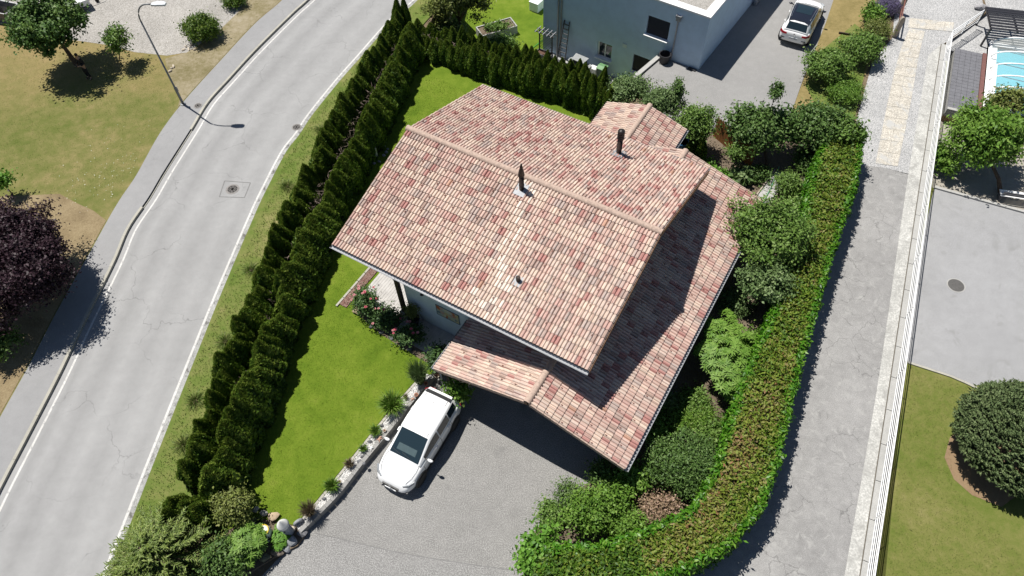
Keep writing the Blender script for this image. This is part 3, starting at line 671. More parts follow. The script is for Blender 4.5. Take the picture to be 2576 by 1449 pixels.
# mural panel on the wall
m_mur, n_, b_ = new_mat('tile mural'); mp = pos(n_)
v_ = N(n_, 'ShaderNodeTexVoronoi'); v_.inputs['Scale'].default_value = 5.5; n_.links.new(mp, v_.inputs['Vector'])
sp_ = N(n_, 'ShaderNodeSeparateColor'); n_.links.new(v_.outputs['Color'], sp_.inputs[0])
n_.links.new(ramp(n_, sp_.outputs[0], [(0,(.1,.16,.2)),(.3,(.42,.45,.42)),(.55,(.55,.42,.15)),(.75,(.5,.52,.5)),(.9,(.45,.12,.05))]), b_.inputs['Base Color'])
mu = MB().box((4.75,WV0-.012,1.85),(1.15,.02,.7)).build('mural', m_mur, house); mu['label'] = 'painted tile mural panel on the white wall'
MB().box((4.75,WV0-.014,2.22),(1.23,.026,.04)).box((4.75,WV0-.014,1.48),(1.23,.026,.04)).box((4.155,WV0-.014,1.85),(.04,.026,.70)).box((5.345,WV0-.014,1.85),(.04,.026,.70)).build('frame', plain('frame grey blue', (.13,.17,.2), .6), mu)
# wall lamp
MB().tube([(3.7,WV0,2.9),(3.7,WV0-.22,2.98)], .015, 6).lathe([(.02,.06),(.09,0),(.085,-.01)], 10, (3.7,WV0-.25,2.95)).build('wall_lamp', m_zincd, house)
# chimneys
def flue(u, v, z, h, r, cap, label):
    t = thing('flue', None, None); t.parent = house; t.location = (u, v, z); t['label'] = label
    pipe = MB().lathe([(r,-.25),(r,h*.32),(r*1.08,h*.32),(r*1.08,h*.36),(r,h*.36),(r,h),(r*.85,h)], 18).build('pipe', plain('brown flue metal', (.06,.04,.032), .4, .5, .2, 6), t, True)
    if cap == 'spire': MB().lathe([(r*1.25,h+.0),(r*1.3,h+.04),(r*1.05,h+.1),(r*1.2,h+.13),(r*.75,h+.34),(.03,h+.62),(.005,h+.66)], 16).build('cap', m_zincd, t, True)
    elif cap == 'louvre':
        c = MB()
        for k in range(4): c.lathe([(r*.9,h+.1*k),(r*1.35,h+.1*k),(r*1.28,h+.1*k+.07),(r*.9,h+.1*k+.07)], 18)
        c.lathe([(r*1.3,h+.38),(r*1.25,h+.42),(.001,h+.46)], 18); c.build('cap', m_zincd, t, True)
    else: MB().lathe([(r*1.2,h-.12),(r*1.2,h),(r*.8,h),(r*.8,h-.12)], 14).build('cap', m_zincd, t)
    sl_ = (ZR-ZF)/VF if v < 0 else -(ZR-ZB)/VB
    w_ = r*2.3; fl = MB().slab([[(-w_,-w_*1.3,-w_*1.3*sl_+.075),(-w_,w_*1.1,w_*1.1*sl_+.075)],[(w_,-w_*1.3,-w_*1.3*sl_+.075),(w_,w_*1.1,w_*1.1*sl_+.075)]], (0,0,-.05))
    fl.build('flashing', m_zinc, t)
flue(6.1,-.6,6.53,.85,.105,'spire','dark flue with a pointed cap beside the main ridge')
flue(8.2,4.4,5.3,.95,.12,'louvre','tall brown flue with a louvred cap on the rear slope')
flue(7.93,-4.05,5.53,.3,.075,'pot','small vent pipe low on the front slope')
# ---- terrace deck, planks one by one
deck = thing('terrace_deck', 'weathered pale timber terrace deck at the corner of the white house', 'deck', HO, TH)
m_deck = plain('silver deck wood', (.46,.44,.42), .8, 0, .12, 3)
for k in range(19):
    MB().box((2.3-.14*k-.07+.14*1,-3.6,.2),(.13,3.6,.05)).build('plank', m_deck, deck)
for k in range(28): MB().box((2.45+.14*k,-5.55,.2),(.13,1.36,.05)).build('plank', m_deck, deck)
MB().box((1.1,-3.6,.1),(2.6,3.4,.1)).box((4.3,-5.55,.1),(3.8,1.2,.1)).build('frame', m_wood, deck)
ed = thing('gravel_edging', 'narrow strip of red brown chippings with a pale stone border beside the deck', 'edging', HO, TH)
MB().box((-.6,-3.9,.17),(.4,4.4,.05)).build('chippings', gravel('red chippings', [(.12,.06,.05),(.22,.12,.1),(.32,.24,.2)], 30), ed)
for k in range(8): MB().box((-.86,-6.0+k*.56,.18),(.1,.53,.08)).build('border_stone', m_kerb, ed)
# ================================================================ GARDEN SHED
shed = thing('garden_shed', 'small outbuilding with a gabled pink tile roof behind the house', 'shed', HO, TH)
SU, SZ, SV0, SV1, SL0, SR0 = 7.33, 3.2, 6.6, 10.4, 5.0, 9.46
sz = lambda u: SZ-SL*abs(u-SU)
sroof = MB().slab([[(SL0,SV0,sz(SL0)-.03),(SL0,SV1,sz(SL0)-.03)],[(SU,SV0,SZ-.03),(SU,SV1,SZ-.03)],[(SR0,SV0,sz(SR0)-.03),(SR0,SV1,sz(SR0)-.03)]], (0,0,-.12)).build('roof', m_board, shed)
TW = (SV1-SV0)/13
tiles_s = []
plane(tiles_s, (SU,SV0,SZ), (0,1,0), dR, 13, math.hypot(SR0-SU, sz(SR0)-SZ), {**LOW, 'orng': .1}, 21)
plane(tiles_s, (SU,SV0,SZ), (0,1,0), dL, 13, math.hypot(SU-SL0, sz(SL0)-SZ), LFW, 22)
for T in tiles_s: put_tile(T, sroof)
TW = TWs
ridge((SU,SV1+.04,SZ+.01), (SU,SV0,SZ+.01), 9, sroof)
gutter('gutter', (SR0+.08,SV0,sz(SR0)-.06), (SR0+.08,SV1+.05,sz(SR0)-.06), shed, m_zinc, .065); gutter('gutter', (SL0-.08,SV0,sz(SL0)-.06), (SL0-.08,SV1+.05,sz(SL0)-.06), shed, m_zincd, .05)
wm = MB(); wall_quad([(5.4,SV1-.3,-.1),(9.0,SV1-.3,-.1),(9.0,SV1-.3,sz(9.0)-.2),(SU,SV1-.3,SZ-.2),(5.4,SV1-.3,sz(5.4)-.2)], (0,-.15,0))
wall_quad([(9.0,6.9,-.1),(9.0,SV1-.46,-.1),(9.0,SV1-.46,sz(9)-.2),(9.0,6.9,sz(9)-.2)], (-.15,0,0)); wall_quad([(5.4,6.9,-.1),(5.4,SV1-.46,-.1),(5.4,SV1-.46,sz(5.4)-.2),(5.4,6.9,sz(5.4)-.2)], (.15,0,0))
wm.build('wall', m_wall, shed)
# ================================================================ BLUE GREY NEIGHBOUR HOUSE
BC = np.array([11.89, 35.31, 0]); BA = math.radians(54.05)
blue = thing('flat_roofed_house', 'blue grey rendered house with a flat gravel roof and white parapet', 'house', BC, BA)
m_blue = plain('blue grey render', (.48,.62,.77), .9, 0, .05, 2); m_white = plain('white metal', (.78,.78,.78), .45, 0, .05, 3); m_blind = plain('dark blind', (.022,.021,.026), .5, 0, .1, 5)
BY, BX, BZ0, BZ1 = 11.17, 15.0, -3.0, 3.55
def front_wall(holes, y0, y1, z0, z1, x, depth):
    mb = MB(); ys = sorted({y0, y1, *[h[0] for h in holes], *[h[1] for h in holes]}); zs = sorted({z0, z1, *[h[2] for h in holes], *[h[3] for h in holes]})
    for a, b in zip(ys, ys[1:]):
        for c, d in zip(zs, zs[1:]):
            if any(h[0] <= a and b <= h[1] and h[2] <= c and d <= h[3] for h in holes): continue
            mb.add([(x,a,c),(x,b,c),(x,b,d),(x,a,d)], [(3,2,1,0)])
    for a, b, c, d in holes:
        for p, q in (((a,c),(b,c)),((b,c),(b,d)),((b,d),(a,d)),((a,d),(a,c))):
            mb.add([(x,*p),(x,*q),(x+depth,*q),(x+depth,*p)], [(0,1,2,3)])
    mb.add([(x+depth+.1,y0,z0),(x+depth+.1,y1,z0),(x+depth+.1,y1,z1),(x+depth+.1,y0,z1)], [(0,1,2,3)])
    return mb
HOLES = [(2.3,3.76,1.18,2.43),(5.9,6.97,-1.73,-.58),(2.95,4.37,-1.83,-.55)]
wmesh = front_wall(HOLES, 0, BY, BZ0, BZ1-.02, 0, .2)
wmesh.add([(0,0,BZ0),(BX,0,BZ0),(BX,0,BZ1-.02),(0,0,BZ1-.02)], [(0,1,2,3)]).add([(0,BY,BZ0),(BX,BY,BZ0),(BX,BY,BZ1-.02),(0,BY,BZ1-.02)], [(3,2,1,0)]).add([(BX,0,BZ0),(BX,BY,BZ0),(BX,BY,BZ1-.02),(BX,0,BZ1-.02)], [(0,1,2,3)])
me = bpy.data.meshes.new('wall'); me.from_pydata(wmesh.v, [], wmesh.f); me.materials.append(m_blue); obj_from('wall', me, blue)
par = MB(); o_ = .04; w_ = .52
par.box((w_/2-o_,BY/2,BZ1+.03),(w_,BY+.08,.1)).box((BX-w_/2+o_,BY/2,BZ1+.03),(w_,BY+.08,.1)); 
par.box((BX/2,w_/2-o_,BZ1+.031),(BX-2*w_+.08,w_,.1)).box((BX/2,BY-w_/2+o_,BZ1+.031),(BX-2*w_+.08,w_,.1))
par.build('parapet', m_white, blue)
MB().box((BX/2,BY/2,BZ1-.2),(BX-.3,BY-.3,.2)).build('roof', m_pgrav, blue)
def window(h, kind):
    y0, y1, z0, z1 = h
    t = thing('window', None, None); t.parent = blue
    sill = MB().box((-.06,(y0+y1)/2,z0-.015),(.3,y1-y0+.12,.04)).build('sill', m_white, t)
    if kind == 'blind':
        n = int((z1-z0)/.062); st_ = (z1-z0)/n
        sm = MB().box((0,0,0),(.02,y1-y0-.02,st_*.9), M=Matrix.Rotation(.35,3,'Y')).mesh('slat', m_blind)
        for k in range(n): obj_from('slat', sm, t).location = (.12,(y0+y1)/2,z0+st_*(k+.5))
    else:
        fr = MB()
        for yy in (y0+.04, y1-.04, (y0+y1)/2): fr.box((.14,yy,(z0+z1)/2),(.06,.08,z1-z0))
        for zz in (z0+.04, z1-.04): fr.box((.14,(y0+y1)/2,zz),(.056,y1-y0-.08,.08))
        fr.build('frame', m_white, t)
        for s_ in (0,1):
            yy = y0+(y1-y0)*(.25+.5*s_); MB().box((.15,yy,(z0+z1)/2),(.01,(y1-y0)/2-.12,z1-z0-.12)).build('pane', glassmat('dark pane', (.02,.03,.04)), t)
        MB().tube([(.1,y1-.1,z0),(.1,y1-.1,z1)], .012, 6).build('handle', m_white, t)
    MB().box((.205,(y0+y1)/2,(z0+z1)/2),(.01,y1-y0+.1,z1-z0+.1)).build('backing', m_blind, t)
window(HOLES[0], 'blind'); window(HOLES[1], 'glass'); window(HOLES[2], 'blind')
MB().box((-.02,5.04,-.2),(.03,.3,.26)).build('vent_cover', plain('pale plastic', (.6,.68,.72), .5), blue)
pm = MB().tube([(-.07,1.82,2.95),(-.07,1.82,.9),(-.07,1.84,.75),(-.07,1.84,0)], .05, 10).lathe([(.06,0),(.06,.06)], 10, (-.07,1.84,.72)).build('downpipe', m_zinc, blue)
hp_ = MB().box((-.12,1.8,3.06),(.22,.34,.06)).box((-.12,1.8,2.92),(.18,.26,.2)); hp_.box((-.12,1.64,3.12),(.22,.02,.1)).box((-.12,1.96,3.12),(.22,.02,.1)).box((-.22,1.8,3.12),(.02,.3,.1)).build('rain_hopper', m_zinc, blue)
for yy in (9.75, 9.98): MB().tube([(-.08,yy,BZ1-.05),(-.08,yy,-2.9)], .055, 10).build('downpipe', m_zinc, blue)
MB().box((-.16,.35,.03),(.22,.5,.06)).build('door_mat', m_blind, blue)
def bpt(x, y, z): v = Matrix.Translation(Vector(BC)) @ Matrix.Rotation(BA, 4, 'Z') @ Vector((x,y,z)); return np.array(v)
# retaining wall
rw = thing('retaining_wall', 'narrow pale concrete retaining wall ending at the blue grey house', 'wall')
a, b = bpt(-.02,2.55,0), G(1585,206,0); MB().beam((a[0],a[1],-1.4),(b[0],b[1],-1.4),.24,3.0).build('core', m_concrete, rw)
MB().beam((a[0],a[1],.115),(b[0],b[1],.115),.27,.05).build('capping', m_concrete, rw)
# patio, pavers one by one
patio = thing('patio', None, None); tag(patio, kind='structure')
pv = [MB().box((0,0,0),(.39,.39,.06)).mesh('paver', asphalt('paver grey', (.31,.31,.31), .12, .3)), MB().box((0,0,0),(.39,.19,.06)).mesh('paver', asphalt('paver pale', (.38,.37,.36), .1, .3))]
for i_ in range(6):
    for j_ in range(14):
        x, y = -.25-.4*i_, 5.6+.4*j_
        if i_ > 3 and j_ < 2: continue
        if (i_+j_) % 3: o = obj_from('paver', pv[0], patio); o.location = bpt(x,y,-2.9); o.rotation_euler = (0,0,BA)
        else:
            for s_ in (-.1,.1): o = obj_from('paver', pv[1], patio); o.location = bpt(x,y+s_,-2.9+rnd.uniform(0,.006)); o.rotation_euler = (0,0,BA)
pe_ = thing('patio_edging', 'pale translucent edging board along the paved patio', 'edging', BC, BA)
for k in range(5): MB().box((-2.62,5.9+1.1*k,-2.86),(.05,1.06,.3)).build('board', plain('edging grey', (.45,.5,.53), .4), pe_)
# pergola planter
m_anth = plain('anthracite wood', (.075,.075,.08), .7, 0, .2, 10)
q = thing('trellis_planter', 'dark planter box with lattice trellis and slatted top on the patio', 'planter', bpt(-.75,10.6,-2.87), BA)
pb = MB()
for s_ in (-1,1): pb.box((s_*.26,0,.2),(.06,1.1,.4)); pb.box((0,s_*.56,.2),(.46,.06,.4))
pb.build('box', m_anth, q); MB().box((0,0,.3),(.46,1.06,.04)).build('soil', plain('pot soil', (.11,.06,.04), .95), q)
for s_ in (-1,1): MB().box((.2,s_*.5,1.0),(.07,.07,1.9)).build('post', m_anth, q)
lt = MB()
for k in range(-9, 10):
    for d_ in (-1,1):
        pts = []
        y0_, z0_ = k*.16, .55
        for t_ in np.linspace(0,1.25,26):
            y_ = y0_+d_*t_*.8; z_ = z0_+t_
            if -.47 < y_ < .47: pts.append((.2,y_,z_))
        if len(pts) > 2: lt.beam(pts[0], pts[-1], .02, .012, up=(1,0,0))
lt.build('lattice', m_anth, q)
MB().box((-.02,0,1.9),(.05,1.5,.06)).box((.3,0,1.9),(.05,1.5,.06)).build('rail', m_anth, q)
for k in range(5): MB().box((.14,-.6+.3*k,1.96),(.75,.04,.05)).build('top_slat', plain('grey slat', (.3,.31,.33), .6), q)
# ladder leaning on the wall
ld_ = thing('ladder', 'dark wooden ladder leaning against the blue grey wall', 'ladder', (0,0,0))
A0, A1, B0, B1 = bpt(-.75,9.62,-2.87), bpt(-.04,9.5,.05), bpt(-.75,8.95,-2.87), bpt(-.04,9.12,.05)
for a, b in ((A0,A1),(B0,B1)): MB().beam(a, b, .05, .09).build('side_rail', m_anth, ld_)
for k in range(9): t_ = .08+.105*k; a = A0+(A1-A0)*t_; b = B0+(B1-B0)*t_; MB().beam(a, b, .07, .03).build('rung', m_anth, ld_)
# hose reel
hr = thing('hose_reel', 'black garden hose reel on a stand at the patio corner', 'hose reel', bpt(-1.5,11.3,-2.87), BA)
fr = MB()
for s_ in (-.2,.2): fr.tube([(-.3,s_,0),(-.05,s_,.5),(.25,s_,0)], .02, 6); 
fr.tube([(-.05,-.2,.5),(-.05,.2,.5)], .02, 6); fr.build('stand', m_anth, hr)
for s_ in (-.16,.16):
    dd = MB().lathe([(.24,-.012),(.27,-.012),(.27,.012),(.24,.012),(.24,-.012)], 20, (-.05,s_,.5), axis=(0,1,0))
    for k in range(6): a_ = k*PI/6; dd.beam((-.05+.26*math.cos(a_),s_,.5+.26*math.sin(a_)),(-.05-.26*math.cos(a_),s_,.5-.26*math.sin(a_)),.02,.03,up=(0,1,0))
    dd.build('wheel', m_anth, hr)
MB().lathe([(.15,-.14),(.18,0),(.15,.14)], 18, (-.05,0,.5), axis=(0,1,0)).build('hose_drum', plain('hose green', (.03,.25,.06), .5), hr)
hose = MB(); hose.tube(crom([bpt(-1.5,11.3,-2.6), bpt(-1.3,11.9,-2.86), G(1392,75,-2.9), G(1383,40,-2.9), G(1345,5,-2.9), G(1340,-40,-2.9)], .3)+np.array([0,0,.02]), .022, 6)
tag(hose.build('garden_hose', plain('bright hose', (.04,.36,.06), .4)), 'bright green hose running across the lawn beside the blue grey house', 'hose')
# gas grill
gr = thing('gas_grill', 'dark gas grill with grey side shelves below the window', 'grill', bpt(-.95,7.7,-2.87), BA)
MB().box((0,0,.42),(.5,.7,.75)).build('cabinet', plain('dark green steel', (.03,.045,.04), .4), gr)
MB().lathe([(.34,-.4),(.34,.4)], 14, (0,0,.85), axis=(0,1,0)).build('lid', m_blind, gr)
for s_ in (-1,1): MB().prism([(-.25,s_*.42),(.25,s_*.42),(.25,s_*.75),(.1,s_*.82),(-.15,s_*.82)], .86, .9).build('side_shelf', plain('shelf grey', (.3,.31,.31), .5), gr)
MB().prism([(-.36,-.45),(.32,-.5),(.36,.5),(-.3,.45)], 1.2, 1.24).build('top_shelf', plain('shelf grey', (.3,.31,.31), .5), gr)
for s_ in (-.15,0,.15): MB().lathe([(.035,0),(.03,.05)], 10, (-.26,s_,.75), axis=(-1,0,0)).build('knob', m_white, gr)
for s_ in (-1,1): MB().lathe([(.1,-.03),(.1,.03)], 14, (.1,s_*.38,.1), axis=(0,1,0)).build('wheel', m_blind, gr)
# green bin
gb = thing('waste_bin', 'green lidded waste bin under the window of the blue grey house', 'bin', bpt(-.55,6.2,-2.87), BA)
MB().add([(-.2,-.22,0),(.2,-.22,0),(.2,.22,0),(-.2,.22,0),(-.27,-.28,.9),(.27,-.28,.9),(.27,.28,.9),(-.27,.28,.9)], [(3,2,1,0),(4,5,6,7),(0,1,5,4),(1,2,6,5),(2,3,7,6),(3,0,4,7)]).build('body', plain('bin dark', (.03,.07,.04), .5), gb, bevel=.02)
MB().slab([[(-.31,-.31,.92),(-.31,.31,.92)],[(0,-.31,.98),(0,.31,.98)],[(.3,-.31,.94),(.3,.31,.94)]], (0,0,-.04)).build('lid', plain('bin green', (.13,.27,.12), .5), gb)
MB().tube([(.32,-.25,.9),(.32,.25,.9)], .02, 6).build('handle', m_blind, gb)
ps = thing('polystyrene_stack', 'stack of white moulded trays beside the green bin', 'trays', bpt(-.7,6.75,-2.87), BA)
for k in range(6):
    t_ = MB().box((0,0,.06+.13*k),(.4,.45,.1))
    for i_ in range(3):
        for j_ in range(3): t_.lathe([(.05,0),(.05,.03),(.03,.035)], 8, (-.13+.13*i_,-.14+.14*j_,.11+.13*k))
    t_.build('tray', m_white, ps)
tb = thing('black_tub', 'round black planting tub at the foot of the downpipe', 'tub', bpt(-.42,2.12,0))
MB().lathe([(.28,0),(.34,.55),(.37,.56),(.37,.6),(.32,.6),(.3,.1),(.001,.1)], 24).build('tub', m_blind, tb)
for s_ in (-1,1): MB().tube([(s_*.34,-.1,.5),(s_*.44,-.08,.5),(s_*.44,.08,.5),(s_*.34,.1,.5)], .015, 6).build('handle', m_blind, tb)
wb = thing('storage_box', 'white storage box on the grass beside the blue grey house', 'storage box', G(1350,22,-2.9), BA)
MB().box((0,0,.33),(.85,.75,.66)).build('body', m_white, wb, bevel=.02); MB().box((0,0,.69),(.9,.8,.06)).build('lid', m_white, wb, bevel=.02)
can = [thing('metal_churn', l_, 'churn', bpt(x_, -.22, 0)) for x_, l_ in ((8.1,'nearer of two small metal churns at the foot of the side wall'),(8.5,'farther of two small metal churns at the foot of the side wall'))]
for c in can: MB().lathe([(.13,0),(.15,.03),(.15,.28),(.09,.36),(.09,.42)], 16).build('body', m_zinc, c); MB().lathe([(.1,.42),(.1,.45),(.001,.46)], 14).build('lid', m_white, c)
# raised vegetable bed
rb = thing('raised_bed', 'pale raised vegetable bed in the shade behind the thuja hedge', 'raised bed', G(1250,85,-2.9), math.radians(22))
for s_ in (-1,1): MB().box((0,s_*.55,.3),(2.7,.08,.6)).build('long_board', m_concrete, rb); MB().box((s_*1.31,0,.3),(.08,1.0,.6)).build('end_board', m_concrete, rb)
MB().box((0,0,.27),(2.5,1.0,.5)).build('soil', m_dark_soil, rb)
# ================================================================ RAILING, POOL, TERRACE
m_rail = plain('white rail', (.8,.8,.8), .4, 0, .04, 4)
rl = thing('railing', 'long white metal railing of five rails along the lane', 'railing')
RC = resample(RAIL, 22); tops = [.22,.42,.62,.82,1.0]
off = np.array([.2,-.09,0])
for k in range(0, 22, 2): p = RC[k]+off*.3; MB().box((p[0],p[1],.53),(.035,.035,.92), rz=math.radians(64)).build('post', m_rail, rl)
for i_, z_ in enumerate(tops):
    MB().tube([(p[0]+off[0]*.3,p[1]+off[1]*.3,z_+.02) for p in RC], .026 if z_ == 1.0 else .017, 8).build('rail', m_rail, rl)
r2 = thing('railing', 'short white metal railing from the lane corner to the dark slatted roof', 'railing')
e0 = RC[-1]+off*.3; e1 = e0+np.array([2.7,1.9,0])
for p in (e0+(e1-e0)*.04, (e0+e1)/2, e1): MB().box((p[0],p[1],.53),(.05,.05,.92)).build('post', m_rail, r2)
for z_ in tops: MB().tube([(e0[0]+.06,e0[1],z_+.02),(e1[0],e1[1],z_+.02)], .03 if z_ == 1.0 else .018, 8).build('rail', m_rail, r2)
m_ter = plain('terrace slate', (.15,.15,.165), .7, 0, .12, 4)
TD = unit((RC[-1]-RC[-6])[None])[0]; TN_ = np.array([TD[1],-TD[0],0])
t0 = G(2384,268); LT = 5.9; WT = 1.55
ter = thing('pool_terrace', 'grey slate tile terrace between the railing and the covered pool', 'terrace')
nx, ny = 5, 19
for i_ in range(nx):
    for j_ in range(ny):
        a = t0+TN_*(WT/nx*(i_+.02))+TD*(LT/ny*(j_+.02)); b = a+TN_*(WT/nx*.96); c = b+TD*(LT/ny*.96); d = a+TD*(LT/ny*.96)
        MB().prism([tuple(p[:2]) for p in (a,b,c,d)], -.12, -.06).build('slate', m_ter, ter)
a = t0; b = t0+TN_*WT; c = b+TD*LT; d = a+TD*LT
MB().prism([tuple(p[:2]) for p in (a,b,c,d)], -1.05, -.125).build('base', m_concrete, ter)
ga = a-TD*.2; gb_ = b-TD*.2; MB().prism([tuple(p[:2]) for p in (ga,gb_,b,a)], -.5, 0).build('kerb_beam', m_concrete, ter)
for k in range(9):
    p = a+TN_*(WT/9*(k+.02))-TD*.03; q_ = a+TN_*(WT/9*(k+.94))-TD*.03
    MB().prism([tuple(x[:2]) for x in (p-TD*.05,q_-TD*.05,q_,p)], -1.05, -.52).build('cladding_board', plain('cedar board', (.33,.21,.12), .8, 0, .2, 8), ter)
side = MB(); side.prism([tuple(p[:2]) for p in (b, b+TN_*.22, c+TN_*.22, c)], -.12, .02); side.build('border', plain('red brown kerb', (.16,.07,.06), .7), ter)
# covered pool
sheet('pool_paving', [d-TN_*.02+TD*.02, b+TN_*.24-TD*.1, b+TN_*14-TD*.1, b+TN_*14+TD*16, e1+np.array([0,2,0]), e0+np.array([.1,0,0])], -.3, m_wgrav, .7)
m_pframe = plain('pool frame white', (.8,.8,.8), .35, 0, .04, 4)
pool = thing('covered_pool', 'swimming pool under a white ribbed telescopic cover with clear panels', 'pool')
P0 = b+TN_*.32+TD*.9; PW, PL = 5.2, 6.6
def pp_(x, y, z): q = P0+TN_*x+TD*y; return (q[0], q[1], z)
MB().add([pp_(0,0,-.1),pp_(PW,0,-.1),pp_(PW,PL,-.1),pp_(0,PL,-.1),pp_(.5,.4,-.1),pp_(PW-.5,.4,-.1),pp_(PW-.5,PL-.4,-.1),pp_(.5,PL-.4,-.1)], [(0,1,5,4),(1,2,6,5),(2,3,7,6),(3,0,4,7)]).build('rim', m_pframe, pool)
MB().grid([[pp_(.4,.3,-.25),pp_(PW-.4,.3,-.25)],[pp_(.4,PL-.3,-.25),pp_(PW-.4,PL-.3,-.25)]]).build('water', glassmat('pool water', (.06,.42,.52), .08), pool)
MB().prism([pp_(0,0,0)[:2], pp_(PW,0,0)[:2], pp_(PW,PL,0)[:2], pp_(0,PL,0)[:2]], -1.04, -.3).build('basin', m_concrete, pool)
def arch(y, h=.85): return [pp_(PW/2-(PW/2-.12)*math.cos(t), y, -.08+h*math.sin(t)**.8) for t in np.linspace(.001, PI-.001, 19)]
ys_ = [.15,1.25,2.4,3.55,4.8,6.2]
for y_ in ys_:
    for dy in (0,): MB().tube(arch(y_, .85+.04*(ys_.index(y_) % 2)), .045, 8).build('rib', m_pframe, pool)
m_clear, n_, b_ = new_mat('clear panel'); b_.inputs['Base Color'].default_value = (.75,.8,.78,1); b_.inputs['Roughness'].default_value = .25; b_.inputs['Alpha'].default_value = .2; b_.inputs['Specular IOR Level'].default_value = .7
for y0_, y1_ in zip(ys_, ys_[1:]):
    MB().grid([arch(y0_, .84), arch(y1_, .84)]).build('panel', m_clear, pool, True)
MB().tube([pp_(.12,.1,-.05),pp_(.12,PL-.1,-.05)], .07, 8).build('track', m_pframe, pool)
MB().slab([[pp_(.1,.15,-.08),pp_(.28,.15,.36)],[pp_(.1,3.5,-.08),pp_(.28,3.5,.4)]], (.1,.0,0)).build('side_skirt', m_pframe, pool)
# dark slatted roof
sr_ = thing('slatted_pergola', 'dark slatted pergola roof beyond the covered pool', 'pergola')
s0 = G(2492,70,1.0); sx = unit(np.array([1,-.28,0])[None])[0]; sy = np.array([.28,1,0])/1.038
for k in range(9):
    a = s0+sy*(.26*k)+sx*.0; MB().beam((a[0],a[1],1.0+.08*math.sin(k*.35)),(a[0]+sx[0]*5,a[1]+sx[1]*5,1.0+.08*math.sin(k*.35)),.19,.03).build('slat', m_blind, sr_)
for k in range(4): a = s0+sx*(.05+1.5*k)-sy*.1; b = a+sy*2.4; MB().beam((a[0],a[1],.93),(b[0],b[1],.93),.07,.09).build('beam', m_blind, sr_)
for k in (0, 3):
    for j in (0, 2.2): a = s0+sx*(.05+1.5*k)+sy*j; MB().box((a[0],a[1],-.05),(.09,.09,1.9)).build('post', m_blind, sr_)
# stone on the gravel, white bench, wooden gate posts
bo = thing('boulder', 'single smooth pale boulder lying on the white gravel', 'boulder', G(2467,22,.0)); MB().rock((0,0,.16),(.5,.26,.2),5).build('stone', plain('pale stone', (.42,.41,.42), .85, 0, .2, 6), bo)
be = thing('garden_bench', 'white slatted bench in the shade of the tree beside the parking', 'bench', G(2548,505,-1), math.radians(-16))
for k in range(5): MB().box((0,-.2+.1*k,.44),(1.7,.085,.03)).build('seat_slat', m_white, be)
for k in range(2): MB().box((0,-.27-.02*k,.6+.14*k),(1.7,.025,.1)).build('back_slat', plain('dark bench back', (.1,.1,.11), .6), be)
for s_ in (-.75,.75): MB().box((s_,0,.22),(.06,.45,.4)).build('leg', plain('dark bench back', (.1,.1,.11), .6), be)
gp = thing('gate_post', 'tall rounded sandstone post beside the lavender at the gravel drive', 'post', G(2250,95))
MB().slab([[(-.14,0,0),(.14,0,0)],[(-.14,0,1.25),(.14,0,1.25)],[(-.09,0,1.38),(.09,0,1.38)],[(-.03,0,1.42),(.03,0,1.42)]], (0,.16,0)).build('post', plain('sandstone', (.36,.3,.24), .9, 0, .15, 8), gp)
gp2 = thing('gate_post', 'rounded stone post at the top edge beyond the lavender', 'post', G(2262,35))
MB().slab([[(-.14,0,0),(.14,0,0)],[(-.14,0,1.25),(.14,0,1.25)],[(-.09,0,1.38),(.09,0,1.38)],[(-.03,0,1.42),(.03,0,1.42)]], (0,.16,0)).build('post', MATS['sandstone'], gp2)
gr_ = thing('gate_rail', 'red brown timber rails fixed between the two stone posts', 'rail'); a, b = G(2250,95), G(2262,35)
for z_ in (.55,1.0): MB().beam((a[0],a[1]+.08,z_),(b[0],b[1]+.08,z_),.05,.12).build('rail', plain('red brown wood', (.2,.08,.06), .7), gr_)
tf = thing('timber_frame', 'small dark timber frame lying on the dry border by the drive', 'frame', G(2125,98,.03), math.radians(70))
for s_ in (-1,1): MB().box((s_*.5,0,.05),(.08,.8,.1)).build('bar', m_wood, tf)
MB().box((0,-.36,.05),(.9,.08,.1)).build('bar', m_wood, tf)
# wooden picket fence and lamp etc. behind the shed
fe = thing('picket_fence', 'orange brown board fence with pointed tops between the drive and the fruit tree', 'fence')
fa, fb = G(1795,345), G(1885,420); nB = 17
for k in range(nB):
    p = fa+(fb-fa)*(k/(nB-1)); d = unit((fb-fa)[None])[0]; ww = np.linalg.norm(fb-fa)/(nB-1)*.46; nn = np.array([-d[1],d[0],0])*.02; hgt = 1.35+rnd.uniform(-.03,.03)
    a, b = p-d*ww, p+d*ww
    MB().add([(a[0],a[1],0),(b[0],b[1],0),(b[0],b[1],hgt),(p[0],p[1],hgt+.12),(a[0],a[1],hgt)]+[(x[0]+nn[0],x[1]+nn[1],z) for x, z in ((a,0),(b,0),(b,hgt),(p,hgt+.12),(a,hgt))], [(0,1,2,3,4),(9,8,7,6,5)]+[(i_,(i_+1)%5+0,(i_+1)%5+5,i_+5) for i_ in range(5)]).build('board', plain('orange stain', (.30,.125,.035), .7, 0, .2, 10), fe)
for z_ in (.3,1.0): MB().beam((fa[0],fa[1]+.06,z_),(fb[0],fb[1]+.06,z_),.05,.08).build('rail', m_wood, fe)
# outdoor fireplace chimney behind the house
bq = thing('garden_fireplace', 'stone garden fireplace with a dark round cowl behind the roof', 'fireplace', G(1452,388), TH)
MB().box((0,0,.75),(.55,.5,1.5)).build('stack', m_concrete, bq); MB().box((0,0,1.54),(.85,.75,.1)).build('slab', m_concrete, bq)
MB().lathe([(.1,1.58),(.1,1.75),(.16,1.76),(.16,1.9),(.11,1.97),(.001,2.0)], 16).build('cowl', m_zincd, bq)
